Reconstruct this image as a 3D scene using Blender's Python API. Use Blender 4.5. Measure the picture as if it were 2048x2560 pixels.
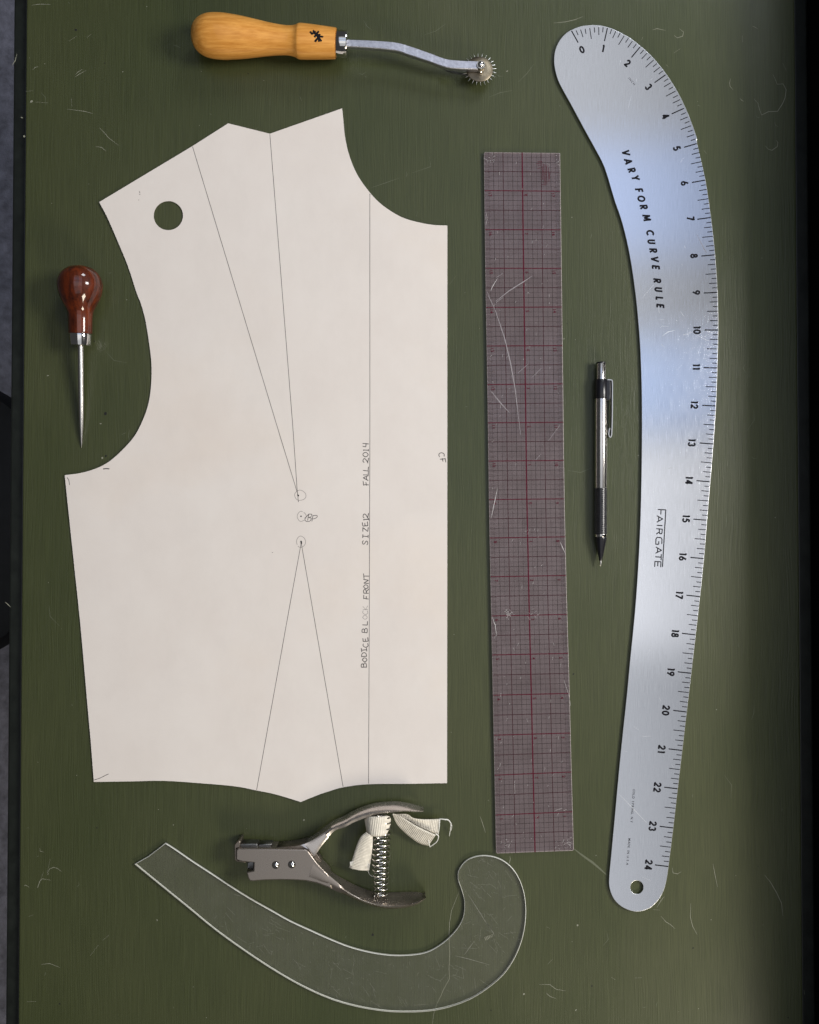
import bpy, bmesh, math, random
from mathutils import Vector, Matrix
from mathutils.geometry import delaunay_2d_cdt
from mathutils.bvhtree import BVHTree

for o in list(bpy.data.objects):
    bpy.data.objects.remove(o)
S = bpy.context.scene
COL = S.collection
R = math.radians

# ------------------------------------------------------------------ camera
CAM_H = 0.62
CAM_TILT = R(1.1)
TAN_V = 0.3414 / 0.62
cam_d = bpy.data.cameras.new('camera')
cam = bpy.data.objects.new('camera', cam_d)
COL.objects.link(cam)
cam.location = (0, -CAM_H * math.tan(CAM_TILT), CAM_H)
cam.rotation_euler = (CAM_TILT, 0, 0)
cam_d.sensor_fit = 'VERTICAL'
cam_d.sensor_height = 24
cam_d.lens = 12 / TAN_V
cam_d.clip_start = 0.01
cam_d.clip_end = 50
S.camera = cam

# ------------------------------------------------------------------ light
W = bpy.data.worlds.new('World'); S.world = W; W.use_nodes = True
bg = W.node_tree.nodes['Background']
bg.inputs['Color'].default_value = (0.95, 0.96, 1.0, 1)
bg.inputs['Strength'].default_value = 0.05

def area_lamp(name, loc, target, sx, sy, radiance, color):
    d = bpy.data.lights.new(name, 'AREA')
    d.shape = 'RECTANGLE'; d.size = sx; d.size_y = sy
    d.energy = radiance * math.pi * sx * sy
    d.color = color
    o = bpy.data.objects.new(name, d); COL.objects.link(o)
    o.location = loc
    v = Vector(target) - Vector(loc)
    o.rotation_euler = (0, 0, 0) if abs(v.x) + abs(v.y) < 1e-6 else v.to_track_quat('-Z', 'Y').to_euler()
    return o

# window in the wall on the right, two strips of sky light and a pale ceiling bounce above the table
area_lamp('window_lamp', (1.32, 0.20, 1.12), (0, 0, 0), 0.56, 0.46, 31.0, (1.0, 0.97, 0.93))
area_lamp('far_window_lamp', (0.75, 1.65, 1.15), (0, 0, 0), 0.5, 0.5, 14.0, (0.90, 0.95, 1.0))
area_lamp('near_window_lamp', (1.0, -1.6, 1.1), (0, 0, 0), 0.6, 0.5, 21.0, (1.0, 0.91, 0.74))
area_lamp('ceiling_lamp', (0.10, 0.05, 1.7), (0.10, 0.05, 0), 1.3, 2.7, 0.54, (0.91, 0.94, 1.0))
area_lamp('overhead_strip_lamp', (0.10, 0.79, 1.64), (0.10, 0.79, 0), 1.25, 0.28, 0.40, (0.16, 0.40, 1.0))
area_lamp('overhead_strip_lamp', (0.10, 0.34, 1.64), (0.10, 0.34, 0), 1.25, 0.22, 0.48, (0.20, 0.45, 1.0))
area_lamp('overhead_strip_lamp', (0.10, -0.05, 1.64), (0.10, -0.05, 0), 1.25, 0.50, 0.46, (0.97, 0.97, 1.0))

S.view_settings.view_transform = 'Standard'
S.view_settings.look = 'None'
S.view_settings.exposure = 0.12
S.view_settings.gamma = 1.0
S.view_settings.use_curve_mapping = False
S.render.engine = 'CYCLES'
S.cycles.samples = 128
S.cycles.use_denoising = True
S.cycles.max_bounces = 10
S.cycles.transparent_max_bounces = 16

# ------------------------------------------------------------------ measuring
CT, ST = math.cos(CAM_TILT), math.sin(CAM_TILT)
MPP = 0.3414 / 1280          # metres per measured unit on the table top

def P(px, py, z=0.0):
    """Measured position on the table (2048 x 2560 units over the view) at height z, in metres."""
    u = (px - 1024) / 1280 * TAN_V
    v = (1280 - py) / 1280 * TAN_V
    d = Vector((u, v * CT + ST, v * ST - CT))
    t = (z - cam.location.z) / d.z
    return cam.location + d * t

def ray(px, py):
    u = (px - 1024) / 1280 * TAN_V
    v = (1280 - py) / 1280 * TAN_V
    return cam.location.copy(), Vector((u, v * CT + ST, v * ST - CT)).normalized()

def sc(z):
    return MPP * (CAM_H - z) / CAM_H

def cr(pts, n=6, closed=False):
    """Catmull-Rom curve through points."""
    out = []
    m = len(pts)
    segs = m if closed else m - 1
    for i in range(segs):
        if closed:
            a, b, c, d = (pts[(i - 1) % m], pts[i], pts[(i + 1) % m], pts[(i + 2) % m])
        else:
            b, c = pts[i], pts[i + 1]
            a = pts[i - 1] if i else tuple(2 * b[k] - c[k] for k in range(len(b)))
            d = pts[i + 2] if i + 2 < m else tuple(2 * c[k] - b[k] for k in range(len(b)))
        for j in range(n):
            t = j / n
            out.append(tuple(0.5 * ((2 * b[k]) + (-a[k] + c[k]) * t + (2 * a[k] - 5 * b[k] + 4 * c[k] - d[k]) * t * t
                                    + (-a[k] + 3 * b[k] - 3 * c[k] + d[k]) * t ** 3) for k in range(len(b))))
    if not closed:
        out.append(tuple(pts[-1]))
    return out

def cv(pts, ox, oy, s):
    return [(ox + x / s, oy + y / s) for x, y in pts]

# ------------------------------------------------------------------ materials
def new_mat(name):
    m = bpy.data.materials.new(name); m.use_nodes = True
    nt = m.node_tree
    return m, nt, nt.nodes['Principled BSDF']

def nd(nt, t, **kw):
    n = nt.nodes.new(t)
    for k, v in kw.items():
        if k in n.inputs:
            n.inputs[k].default_value = v
        else:
            setattr(n, k, v)
    return n

def coords(nt, scale=(1, 1, 1), kind='Object', rot=(0, 0, 0)):
    tc = nd(nt, 'ShaderNodeTexCoord')
    mp = nd(nt, 'ShaderNodeMapping')
    mp.inputs['Scale'].default_value = scale
    mp.inputs['Rotation'].default_value = rot
    nt.links.new(tc.outputs[kind], mp.inputs['Vector'])
    return mp.outputs['Vector']

def ramp(nt, fac, stops):
    r = nd(nt, 'ShaderNodeValToRGB')
    e = r.color_ramp.elements
    while len(e) < len(stops):
        e.new(0.5)
    for i, (p, c) in enumerate(stops):
        e[i].position = p
        e[i].color = c if len(c) == 4 else (*c, 1)
    nt.links.new(fac, r.inputs['Fac'])
    return r.outputs['Color']

def simple(name, color, rough=0.5, metal=0.0, var=0.0, scale=300, bump=0.0, stretch=(1, 1, 1), spec=0.5, kind='Object'):
    m, nt, b = new_mat(name)
    b.inputs['Base Color'].default_value = (*color, 1)
    b.inputs['Roughness'].default_value = rough
    b.inputs['Metallic'].default_value = metal
    b.inputs['Specular IOR Level'].default_value = spec
    if var or bump:
        n = nd(nt, 'ShaderNodeTexNoise', Scale=scale, Detail=6.0, Roughness=0.6)
        nt.links.new(coords(nt, stretch, kind), n.inputs['Vector'])
        if var:
            c = ramp(nt, n.outputs['Fac'], [(0.3, tuple(v * (1 - var) for v in color)), (0.7, tuple(min(1, v * (1 + var)) for v in color))])
            nt.links.new(c, b.inputs['Base Color'])
            mr = nd(nt, 'ShaderNodeMapRange')
            mr.inputs['To Min'].default_value = max(0.02, rough - 0.12)
            mr.inputs['To Max'].default_value = rough + 0.12
            nt.links.new(n.outputs['Fac'], mr.inputs['Value'])
            nt.links.new(mr.outputs['Result'], b.inputs['Roughness'])
        if bump:
            bp = nd(nt, 'ShaderNodeBump', Strength=1.0, Distance=bump)
            nt.links.new(n.outputs['Fac'], bp.inputs['Height'])
            nt.links.new(bp.outputs['Normal'], b.inputs['Normal'])
    return m

def mat_table():
    m, nt, b = new_mat('green_paint')
    big = nd(nt, 'ShaderNodeTexNoise', Scale=7.0, Detail=4.0, Roughness=0.55)
    nt.links.new(coords(nt, (1, 0.6, 1)), big.inputs['Vector'])
    # wandering brush strokes and wood grain under the paint, running up the picture
    wob = nd(nt, 'ShaderNodeTexNoise', Scale=14.0, Detail=2.0)
    nt.links.new(coords(nt), wob.inputs['Vector'])
    tc = nd(nt, 'ShaderNodeTexCoord')
    add = nd(nt, 'ShaderNodeMixRGB', blend_type='ADD'); add.inputs['Fac'].default_value = 0.006
    nt.links.new(tc.outputs['Object'], add.inputs['Color1']); nt.links.new(wob.outputs['Color'], add.inputs['Color2'])
    mp = nd(nt, 'ShaderNodeMapping'); mp.inputs['Scale'].default_value = (1250, 30, 1)
    nt.links.new(add.outputs['Color'], mp.inputs['Vector'])
    gr = nd(nt, 'ShaderNodeTexNoise', Scale=1.0, Detail=5.0, Roughness=0.62)
    nt.links.new(mp.outputs['Vector'], gr.inputs['Vector'])
    mp2 = nd(nt, 'ShaderNodeMapping'); mp2.inputs['Scale'].default_value = (330, 7, 1)
    nt.links.new(add.outputs['Color'], mp2.inputs['Vector'])
    gr2 = nd(nt, 'ShaderNodeTexNoise', Scale=1.0, Detail=3.0, Roughness=0.5)
    nt.links.new(mp2.outputs['Vector'], gr2.inputs['Vector'])
    col = ramp(nt, big.outputs['Fac'], [(0.3, (0.0375, 0.0465, 0.0165)), (0.7, (0.053, 0.0590, 0.0240))])
    g_c = ramp(nt, gr.outputs['Fac'], [(0.35, (0.84, 0.84, 0.84)), (0.62, (1.07, 1.07, 1.06))])
    mul = nd(nt, 'ShaderNodeMixRGB', blend_type='MULTIPLY'); mul.inputs['Fac'].default_value = 1.0
    nt.links.new(col, mul.inputs['Color1']); nt.links.new(g_c, mul.inputs['Color2'])
    nt.links.new(mul.outputs['Color'], b.inputs['Base Color'])
    rr = ramp(nt, big.outputs['Fac'], [(0.3, (0.30, 0.30, 0.30)), (0.7, (0.42, 0.42, 0.42))])
    nt.links.new(rr, b.inputs['Roughness'])
    mixg = nd(nt, 'ShaderNodeMixRGB'); mixg.inputs['Fac'].default_value = 0.3
    nt.links.new(gr.outputs['Fac'], mixg.inputs['Color1']); nt.links.new(gr2.outputs['Fac'], mixg.inputs['Color2'])
    bp = nd(nt, 'ShaderNodeBump', Strength=1.0, Distance=0.00022)
    nt.links.new(mixg.outputs['Color'], bp.inputs['Height'])
    nt.links.new(bp.outputs['Normal'], b.inputs['Normal'])
    b.inputs['Specular IOR Level'].default_value = 0.40
    return m

def mat_paper():
    m, nt, b = new_mat('pattern_card')
    n = nd(nt, 'ShaderNodeTexNoise', Scale=18.0, Detail=8.0, Roughness=0.6)
    nt.links.new(coords(nt), n.inputs['Vector'])
    c = ramp(nt, n.outputs['Fac'], [(0.3, (0.635, 0.585, 0.552)), (0.7, (0.670, 0.626, 0.595))])
    nt.links.new(c, b.inputs['Base Color'])
    st = nd(nt, 'ShaderNodeTexNoise', Scale=6.0, Detail=5.0, Roughness=0.55)
    nt.links.new(coords(nt, (1, 1.4, 1)), st.inputs['Vector'])
    sc_ = ramp(nt, st.outputs['Fac'], [(0.52, (1, 1, 1)), (0.72, (1.0, 0.972, 0.94))])
    sm = nd(nt, 'ShaderNodeMixRGB', blend_type='MULTIPLY'); sm.inputs['Fac'].default_value = 1.0
    nt.links.new(c, sm.inputs['Color1']); nt.links.new(sc_, sm.inputs['Color2'])
    dg_ = nd(nt, 'ShaderNodeTexNoise', Scale=55.0, Detail=9.0, Roughness=0.75)
    nt.links.new(coords(nt, (1, 0.5, 1)), dg_.inputs['Vector'])
    dr = ramp(nt, dg_.outputs['Fac'], [(0.30, (0.97, 0.97, 0.97)), (0.55, (1, 1, 1))])
    sm2 = nd(nt, 'ShaderNodeMixRGB', blend_type='MULTIPLY'); sm2.inputs['Fac'].default_value = 1.0
    nt.links.new(sm.outputs['Color'], sm2.inputs['Color1']); nt.links.new(dr, sm2.inputs['Color2'])
    nt.links.new(sm2.outputs['Color'], b.inputs['Base Color'])
    b.inputs['Roughness'].default_value = 0.75
    b.inputs['Specular IOR Level'].default_value = 0.25
    f = nd(nt, 'ShaderNodeTexNoise', Scale=900.0, Detail=3.0)
    nt.links.new(coords(nt), f.inputs['Vector'])
    bp = nd(nt, 'ShaderNodeBump', Strength=0.25, Distance=0.0001)
    nt.links.new(f.outputs['Fac'], bp.inputs['Height'])
    nt.links.new(bp.outputs['Normal'], b.inputs['Normal'])
    return m

def mat_brushed(name, color, rough=0.205, aniso=-0.5):
    m, nt, b = new_mat(name)
    nt.nodes.remove(b)
    g = nd(nt, 'ShaderNodeBsdfAnisotropic', distribution='BECKMANN')
    g.inputs['Anisotropy'].default_value = aniso
    tg = nd(nt, 'ShaderNodeTangent', direction_type='UV_MAP', uv_map='UVMap')
    nt.links.new(tg.outputs['Tangent'], g.inputs['Tangent'])
    n = nd(nt, 'ShaderNodeTexNoise', Scale=1.0, Detail=4.0, Roughness=0.7)
    nt.links.new(coords(nt, (3600, 90, 1)), n.inputs['Vector'])
    c = ramp(nt, n.outputs['Fac'], [(0.3, tuple(v * 0.84 for v in color)), (0.7, tuple(min(1, v * 1.10) for v in color))])
    nt.links.new(c, g.inputs['Color'])
    r = ramp(nt, n.outputs['Fac'], [(0.3, (rough - 0.04,) * 3), (0.7, (rough + 0.04,) * 3)])
    nt.links.new(r, g.inputs['Roughness'])
    nt.links.new(g.outputs['BSDF'], nt.nodes['Material Output'].inputs['Surface'])
    return m

def mat_clear(name, tint, body, alpha, rough=0.25, scratch=0.0):
    """Old plastic sheet: lets the table show through, hazed by fine scratches."""
    m, nt, b = new_mat(name)
    out = nt.nodes['Material Output']
    tr = nd(nt, 'ShaderNodeBsdfTransparent'); tr.inputs['Color'].default_value = (*tint, 1)
    mx = nd(nt, 'ShaderNodeMixShader')
    b.inputs['Base Color'].default_value = (*body, 1)
    b.inputs['Roughness'].default_value = rough
    n = nd(nt, 'ShaderNodeTexNoise', Scale=60.0, Detail=8.0, Roughness=0.7)
    nt.links.new(coords(nt), n.inputs['Vector'])
    w = nd(nt, 'ShaderNodeTexNoise', Scale=1.0, Detail=3.0, Roughness=0.6)
    nt.links.new(coords(nt, (1500, 90, 1), rot=(0, 0, R(32))), w.inputs['Vector'])
    a = ramp(nt, n.outputs['Fac'], [(0.3, (alpha * 0.8,) * 3), (0.72, (min(1, alpha * 1.25),) * 3)])
    s = ramp(nt, w.outputs['Fac'], [(0.66, (0, 0, 0)), (0.78, (scratch,) * 3)])
    ad = nd(nt, 'ShaderNodeMixRGB', blend_type='ADD'); ad.inputs['Fac'].default_value = 1.0
    nt.links.new(a, ad.inputs['Color1']); nt.links.new(s, ad.inputs['Color2'])
    nt.links.new(ad.outputs['Color'], mx.inputs['Fac'])
    nt.links.new(tr.outputs['BSDF'], mx.inputs[1]); nt.links.new(b.outputs['BSDF'], mx.inputs[2])
    nt.links.new(mx.outputs['Shader'], out.inputs['Surface'])
    return m

def mat_wood(name, c0, c1, rough, coat, axis_scale, dark=None, blot=20):
    m, nt, b = new_mat(name)
    n = nd(nt, 'ShaderNodeTexNoise', Scale=1.0, Detail=6.0, Roughness=0.65)
    nt.links.new(coords(nt, axis_scale), n.inputs['Vector'])
    big = nd(nt, 'ShaderNodeTexNoise', Scale=blot, Detail=4.0)
    nt.links.new(coords(nt), big.inputs['Vector'])
    c = ramp(nt, n.outputs['Fac'], [(0.3, c0), (0.68, c1)])
    bc = ramp(nt, big.outputs['Fac'], [(0.32, (0.62, 0.55, 0.5)), (0.6, (1, 1, 1))])
    mul = nd(nt, 'ShaderNodeMixRGB', blend_type='MULTIPLY'); mul.inputs['Fac'].default_value = 0.55 if dark is None else dark
    nt.links.new(c, mul.inputs['Color1']); nt.links.new(bc, mul.inputs['Color2'])
    nt.links.new(mul.outputs['Color'], b.inputs['Base Color'])
    b.inputs['Roughness'].default_value = rough
    b.inputs['Coat Weight'].default_value = coat
    b.inputs['Coat Roughness'].default_value = 0.06
    b.inputs['Specular IOR Level'].default_value = 0.15
    bp = nd(nt, 'ShaderNodeBump', Strength=0.4, Distance=0.0001)
    nt.links.new(n.outputs['Fac'], bp.inputs['Height'])
    nt.links.new(bp.outputs['Normal'], b.inputs['Normal'])
    return m

M = {}
M['table'] = mat_table()
M['trim'] = simple('black_green_trim', (0.006, 0.008, 0.006), 0.38, var=0.3, scale=120)
M['floor'] = simple('grey_carpet', (0.19, 0.19, 0.235), 0.95, var=0.35, scale=60, bump=0.003)
M['wall'] = simple('black_wall_paint', (0.004, 0.004, 0.004), 0.9, var=0.2, scale=20, spec=0.1)
M['stool'] = simple('black_vinyl', (0.006, 0.006, 0.006), 0.6, var=0.2, scale=80)
M['scratch'] = simple('bare_scratch', (0.22, 0.22, 0.17), 0.7)
M['scratch_dim'] = simple('faint_scratch', (0.095, 0.105, 0.065), 0.6)
M['speck'] = simple('dark_speck', (0.004, 0.004, 0.003), 0.7)
M['paper'] = mat_paper()
M['pencil_line'] = simple('graphite', (0.05, 0.045, 0.045), 0.6)
M['pencil_soft'] = simple('soft_graphite', (0.20, 0.18, 0.175), 0.7)
M['alu'] = mat_brushed('brushed_aluminium', (0.84, 0.85, 0.88))
M['alu_edge'] = simple('aluminium_edge', (0.85, 0.86, 0.88), 0.35, 1.0)
M['ink'] = simple('black_ink', (0.006, 0.006, 0.009), 0.6, spec=0.1)
M['ruler'] = mat_clear('smoky_plastic', (0.82, 0.77, 0.78), (0.235, 0.190, 0.202), 0.37, 0.12, 0.08)
M['ruler_edge'] = simple('light_scatter_edge', (0.42, 0.37, 0.37), 0.4)  # paler than the sheet: light scattered in the edge, put into its colour
M['maroon'] = simple('maroon_ink', (0.075, 0.005, 0.016), 0.6, spec=0.1)
M['maroon_dim'] = simple('thin_maroon_ink', (0.035, 0.010, 0.014), 0.6, spec=0.1)
M['grid_ink'] = simple('thin_grid_ink', (0.020, 0.014, 0.014), 0.6, spec=0.1)
M['curve'] = mat_clear('clear_plastic', (0.95, 0.95, 0.93), (0.42, 0.42, 0.38), 0.055, 0.2, 0.12)
M['curve_edge'] = simple('painted_lit_edge', (0.62, 0.62, 0.57), 0.3)  # lit edge of the clear plate painted in as a pale colour
M['handle'] = mat_wood('varnished_beech', (0.50, 0.20, 0.030), (0.74, 0.36, 0.085), 0.42, 0.3, (45, 420, 420), 0.4)
M['awl_wood'] = mat_wood('red_brown_varnished_wood', (0.012, 0.0010, 0.0002), (0.15, 0.023, 0.002), 0.5, 1.0, (260, 30, 260), 0.8, 60)
M['steel'] = simple('steel', (0.60, 0.58, 0.55), 0.28, 1.0)
M['chrome'] = simple('polished_nickel', (0.70, 0.68, 0.65), 0.10, 1.0)
M['shank'] = simple('scuffed_steel', (0.56, 0.56, 0.62), 0.38, 1.0, var=0.14, scale=700, bump=0.00002)
M['brass'] = simple('aged_brass_wheel', (0.19, 0.16, 0.115), 0.42, 1.0, var=0.35, scale=140, bump=0.00004)
M['punch'] = simple('worn_nickel_plate', (0.225, 0.190, 0.158), 0.28, 0.85, var=0.06, scale=130)
M['handle_metal'] = simple('pale_lit_nickel', (0.62, 0.57, 0.53), 0.26, 0.88, var=0.04, scale=120)  # paler than the other nickel: light reflected off the card, in the colour
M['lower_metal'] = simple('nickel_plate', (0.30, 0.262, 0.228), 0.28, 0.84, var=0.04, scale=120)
M['punch_dark'] = simple('dark_steel', (0.20, 0.20, 0.20), 0.35, 1.0, var=0.2, scale=200)
M['black_plastic'] = simple('black_plastic', (0.007, 0.007, 0.010), 0.28)
M['rubber'] = simple('black_rubber', (0.012, 0.012, 0.015), 0.34, spec=0.9)
M['barrel'] = simple('satin_steel', (0.62, 0.60, 0.58), 0.20, 1.0)
M['ribbon'] = simple('off_white_cotton', (0.64, 0.60, 0.52), 0.85, var=0.16, scale=320, bump=0.0001)
M['thread'] = simple('white_thread', (0.74, 0.73, 0.69), 0.8)
M['crack'] = simple('crazed_plastic', (0.52, 0.50, 0.50), 0.5)

# ------------------------------------------------------------------ object helpers
def put(name, me, mat, parent=None, smooth=False):
    if mat is not None:
        for mm in (mat if isinstance(mat, (list, tuple)) else [mat]):
            me.materials.append(mm)
    if smooth:
        for p in me.polygons:
            p.use_smooth = True
    o = bpy.data.objects.new(name, me)
    COL.objects.link(o)
    if parent is not None:
        o.parent = parent
        o.matrix_parent_inverse = Matrix.Translation(-parent.location)
    return o

def thing(name, label, cat, loc):
    o = bpy.data.objects.new(name, None); COL.objects.link(o)
    o.empty_display_size = 0.02
    o.location = loc
    o['label'] = label; o['category'] = cat
    return o

def bm_mesh(name, bm):
    me = bpy.data.meshes.new(name)
    bmesh.ops.recalc_face_normals(bm, faces=bm.faces)
    bm.to_mesh(me); bm.free()
    return me

def add_uv(me, rot=0.0):
    uv = me.uv_layers.new(name='UVMap')
    c, s = math.cos(rot), math.sin(rot)
    for l in me.loops:
        co = me.vertices[l.vertex_index].co
        uv.data[l.index].uv = (co.x * c + co.y * s, -co.x * s + co.y * c)

def prism(name, outline, z0, z1, mats, parent, holes=(), bevel=0.0, res=2, scale_px=True):
    """A plate cut to a measured outline (taken at the height of its top face), with rounded edges; mats = [face, edge]."""
    cu = bpy.data.curves.new(name, 'CURVE')
    cu.dimensions = '2D'; cu.fill_mode = 'BOTH'
    for pts in [outline] + list(holes):
        sp = cu.splines.new('POLY')
        sp.points.add(len(pts) - 1)
        for i, (x, y) in enumerate(pts):
            w = P(x, y, z1)
            sp.points[i].co = (w.x, w.y, 0, 1)
        sp.use_cyclic_u = True
    half = (z1 - z0) / 2
    cu.extrude = half - bevel
    cu.bevel_depth = bevel
    cu.bevel_resolution = res
    cu.offset = -bevel
    tmp = bpy.data.objects.new('tmp', cu); COL.objects.link(tmp)
    dg = bpy.context.evaluated_depsgraph_get()
    me = bpy.data.meshes.new_from_object(tmp.evaluated_get(dg))
    bpy.data.objects.remove(tmp); bpy.data.curves.remove(cu)
    me.materials.clear()
    bm = bmesh.new(); bm.from_mesh(me)
    bmesh.ops.remove_doubles(bm, verts=bm.verts, dist=1e-6)
    bmesh.ops.recalc_face_normals(bm, faces=bm.faces)
    bmesh.ops.translate(bm, verts=bm.verts, vec=(0, 0, (z0 + z1) / 2))
    many = isinstance(mats, (list, tuple)) and len(mats) > 1
    for f in bm.faces:
        flat = abs(f.normal.z) > 0.985
        f.smooth = not flat
        f.material_index = 0 if (flat or not many) else 1
    bm.to_mesh(me); bm.free()
    me.name = name
    o = put(name, me, mats, parent)
    add_uv(me)
    return o

def frame_of(d):
    d = d.normalized()
    up = Vector((0, 0, 1)) if abs(d.z) < 0.9 else Vector((0, 1, 0))
    s = d.cross(up).normalized()
    return s, s.cross(d).normalized()

def lathe(name, A, B, prof, mat, parent, seg=48, cap=True, mod=None):
    """prof: (t along A->B in 0..1, radius in metres)."""
    ax = B - A
    s, u = frame_of(ax)
    bm = bmesh.new()
    rings = []
    for i, (t, r) in enumerate(prof):
        c = A + ax * t
        ring = []
        for k in range(seg):
            a = 2 * math.pi * k / seg
            rr = r if mod is None else mod(t, a, r)
            ring.append(bm.verts.new(c + (s * math.cos(a) + u * math.sin(a)) * max(rr, 1e-6)))
        rings.append(ring)
    for a, b in zip(rings, rings[1:]):
        for k in range(seg):
            bm.faces.new((a[k], a[(k + 1) % seg], b[(k + 1) % seg], b[k]))
    if cap:
        bm.faces.new(rings[0]); bm.faces.new(rings[-1])
    me = bm_mesh(name, bm)
    for p in me.polygons:
        p.use_smooth = len(p.vertices) == 4
    try:
        me.set_sharp_from_angle(angle=R(40))
    except Exception:
        pass
    return put(name, me, mat, parent)

def tube(name, pts, rad, mat, parent, seg=8):
    bm = bmesh.new()
    rings = []
    n = len(pts)
    prev = None
    for i, p in enumerate(pts):
        d = (pts[min(i + 1, n - 1)] - pts[max(i - 1, 0)])
        if d.length < 1e-9:
            d = Vector((1, 0, 0))
        d.normalize()
        if prev is None:
            s, u = frame_of(d)
        else:
            s = (prev - d * prev.dot(d)).normalized(); u = s.cross(d)
        prev = s
        r = rad(i / (n - 1)) if callable(rad) else rad
        rings.append([bm.verts.new(p + (s * math.cos(2 * math.pi * k / seg) + u * math.sin(2 * math.pi * k / seg)) * r) for k in range(seg)])
    for a, b in zip(rings, rings[1:]):
        for k in range(seg):
            bm.faces.new((a[k], a[(k + 1) % seg], b[(k + 1) % seg], b[k]))
    bm.faces.new(rings[0]); bm.faces.new(rings[-1])
    return put(name, bm_mesh(name, bm), mat, parent, True)

def ribbon_strokes(bm, polys, width, zf, mi=0, taper=False):
    """Thin flat strokes on a surface; zf(px, py) is the height of the surface there."""
    for pts in polys:
        dense = []
        for (a, b) in zip(pts, pts[1:]):
            L = math.hypot(b[0] - a[0], b[1] - a[1])
            k = max(1, int(L / 30))
            dense += [(a[0] + (b[0] - a[0]) * j / k, a[1] + (b[1] - a[1]) * j / k) for j in range(k)]
        dense.append(pts[-1])
        n = len(dense)
        prev = None
        for i, (x, y) in enumerate(dense):
            x0, y0 = dense[max(0, i - 1)]; x1, y1 = dense[min(n - 1, i + 1)]
            dx, dy = x1 - x0, y1 - y0
            L = math.hypot(dx, dy) or 1
            w = width / 2
            if taper:
                w *= 0.25 + 0.75 * math.sin(math.pi * min(0.97, max(0.03, i / (n - 1))))
            nx, ny = -dy / L * w, dx / L * w
            cur = (bm.verts.new(P(x + nx, y + ny, zf(x, y))), bm.verts.new(P(x - nx, y - ny, zf(x, y))))
            if prev:
                f = bm.faces.new((prev[0], prev[1], cur[1], cur[0])); f.material_index = mi
            prev = cur

def up_faces(bm):
    for f in bm.faces:
        f.normal_update()
        if f.normal.z < 0:
            f.normal_flip()

def split_corners(polys, lim=50, ext=0.0):
    """Cut strokes at sharp turns so that every limb keeps its full width."""
    res = []
    for pl in polys:
        cur = [pl[0]]
        for i in range(1, len(pl)):
            cur.append(pl[i])
            if i < len(pl) - 1:
                a = math.atan2(pl[i][1] - pl[i - 1][1], pl[i][0] - pl[i - 1][0]); b = math.atan2(pl[i + 1][1] - pl[i][1], pl[i + 1][0] - pl[i][0])
                d = abs((b - a + math.pi) % (2 * math.pi) - math.pi)
                if math.degrees(d) > lim:
                    L = math.hypot(pl[i][0] - pl[i - 1][0], pl[i][1] - pl[i - 1][1]) or 1
                    cur[-1] = (pl[i][0] + (pl[i][0] - pl[i - 1][0]) / L * ext, pl[i][1] + (pl[i][1] - pl[i - 1][1]) / L * ext)
                    res.append(cur); cur = [pl[i]]
        if len(cur) > 1:
            res.append(cur)
    return res

def strokes(name, polys, width, zf, mat, parent, taper=False):
    bm = bmesh.new()
    z = zf if callable(zf) else (lambda x, y: zf)
    ribbon_strokes(bm, polys, width, z, 0, taper)
    up_faces(bm)
    me = bpy.data.meshes.new(name); bm.to_mesh(me); bm.free()
    return put(name, me, mat, parent)

def text_into(bm, body, cx, cy, height, ang, z, bold=0.0, shear=0.0, spacing=1.0, xs=1.0):
    """Printed lettering: centre at the measured point, reading direction ang degrees clockwise, capital height in units."""
    cu = bpy.data.curves.new('t', 'FONT')
    cu.body = body; cu.size = 1.0; cu.fill_mode = 'FRONT'
    cu.offset = bold; cu.shear = shear; cu.space_character = spacing
    cu.resolution_u = 4
    tmp = bpy.data.objects.new('t', cu); COL.objects.link(tmp)
    me = bpy.data.meshes.new_from_object(tmp.evaluated_get(bpy.context.evaluated_depsgraph_get()))
    bpy.data.objects.remove(tmp); bpy.data.curves.remove(cu)
    xsv = [v.co.x for v in me.vertices]; ysv = [v.co.y for v in me.vertices]
    mx, my = (min(xsv) + max(xsv)) / 2, (min(ysv) + max(ysv)) / 2
    k = height / (max(ysv) - min(ysv))
    a = R(ang); c, s = math.cos(a), math.sin(a)
    vs = []
    for v in me.vertices:
        x = (v.co.x - mx) * k * xs; y = (v.co.y - my) * k
        # reading direction (c, s) in picture axes (y down); letter tops point to (s, -c)
        vs.append(bm.verts.new(P(cx + x * c + y * s, cy + x * s - y * c, z)))
    for p in me.polygons:
        try:
            bm.faces.new([vs[i] for i in p.vertices])
        except ValueError:
            pass
    w = (max(xsv) - min(xsv)) * k * xs
    bpy.data.meshes.remove(me)
    return w

def bm_put(name, bm, mat, parent):
    up_faces(bm)
    me = bpy.data.meshes.new(name); bm.to_mesh(me); bm.free()
    return put(name, me, mat, parent)

def box(bm, c, sx, sy, sz, rotz=0.0):
    m = Matrix.Translation(c) @ Matrix.Rotation(rotz, 4, 'Z') @ Matrix.Diagonal((sx, sy, sz, 1))
    bmesh.ops.create_cube(bm, size=1.0, matrix=m)

def rounded_box(name, lo, hi, bev, mat, parent):
    bm = bmesh.new()
    c = [(lo[i] + hi[i]) / 2 for i in range(3)]
    box(bm, Vector(c), *[hi[i] - lo[i] for i in range(3)])
    bmesh.ops.bevel(bm, geom=bm.edges[:], offset=bev, segments=3, affect='EDGES', profile=0.6)
    return put(name, bm_mesh(name, bm), mat, parent)

# ------------------------------------------------------------------ setting: floor, table, low shading wall
def struct(o):
    o['kind'] = 'structure'
    return o

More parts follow.
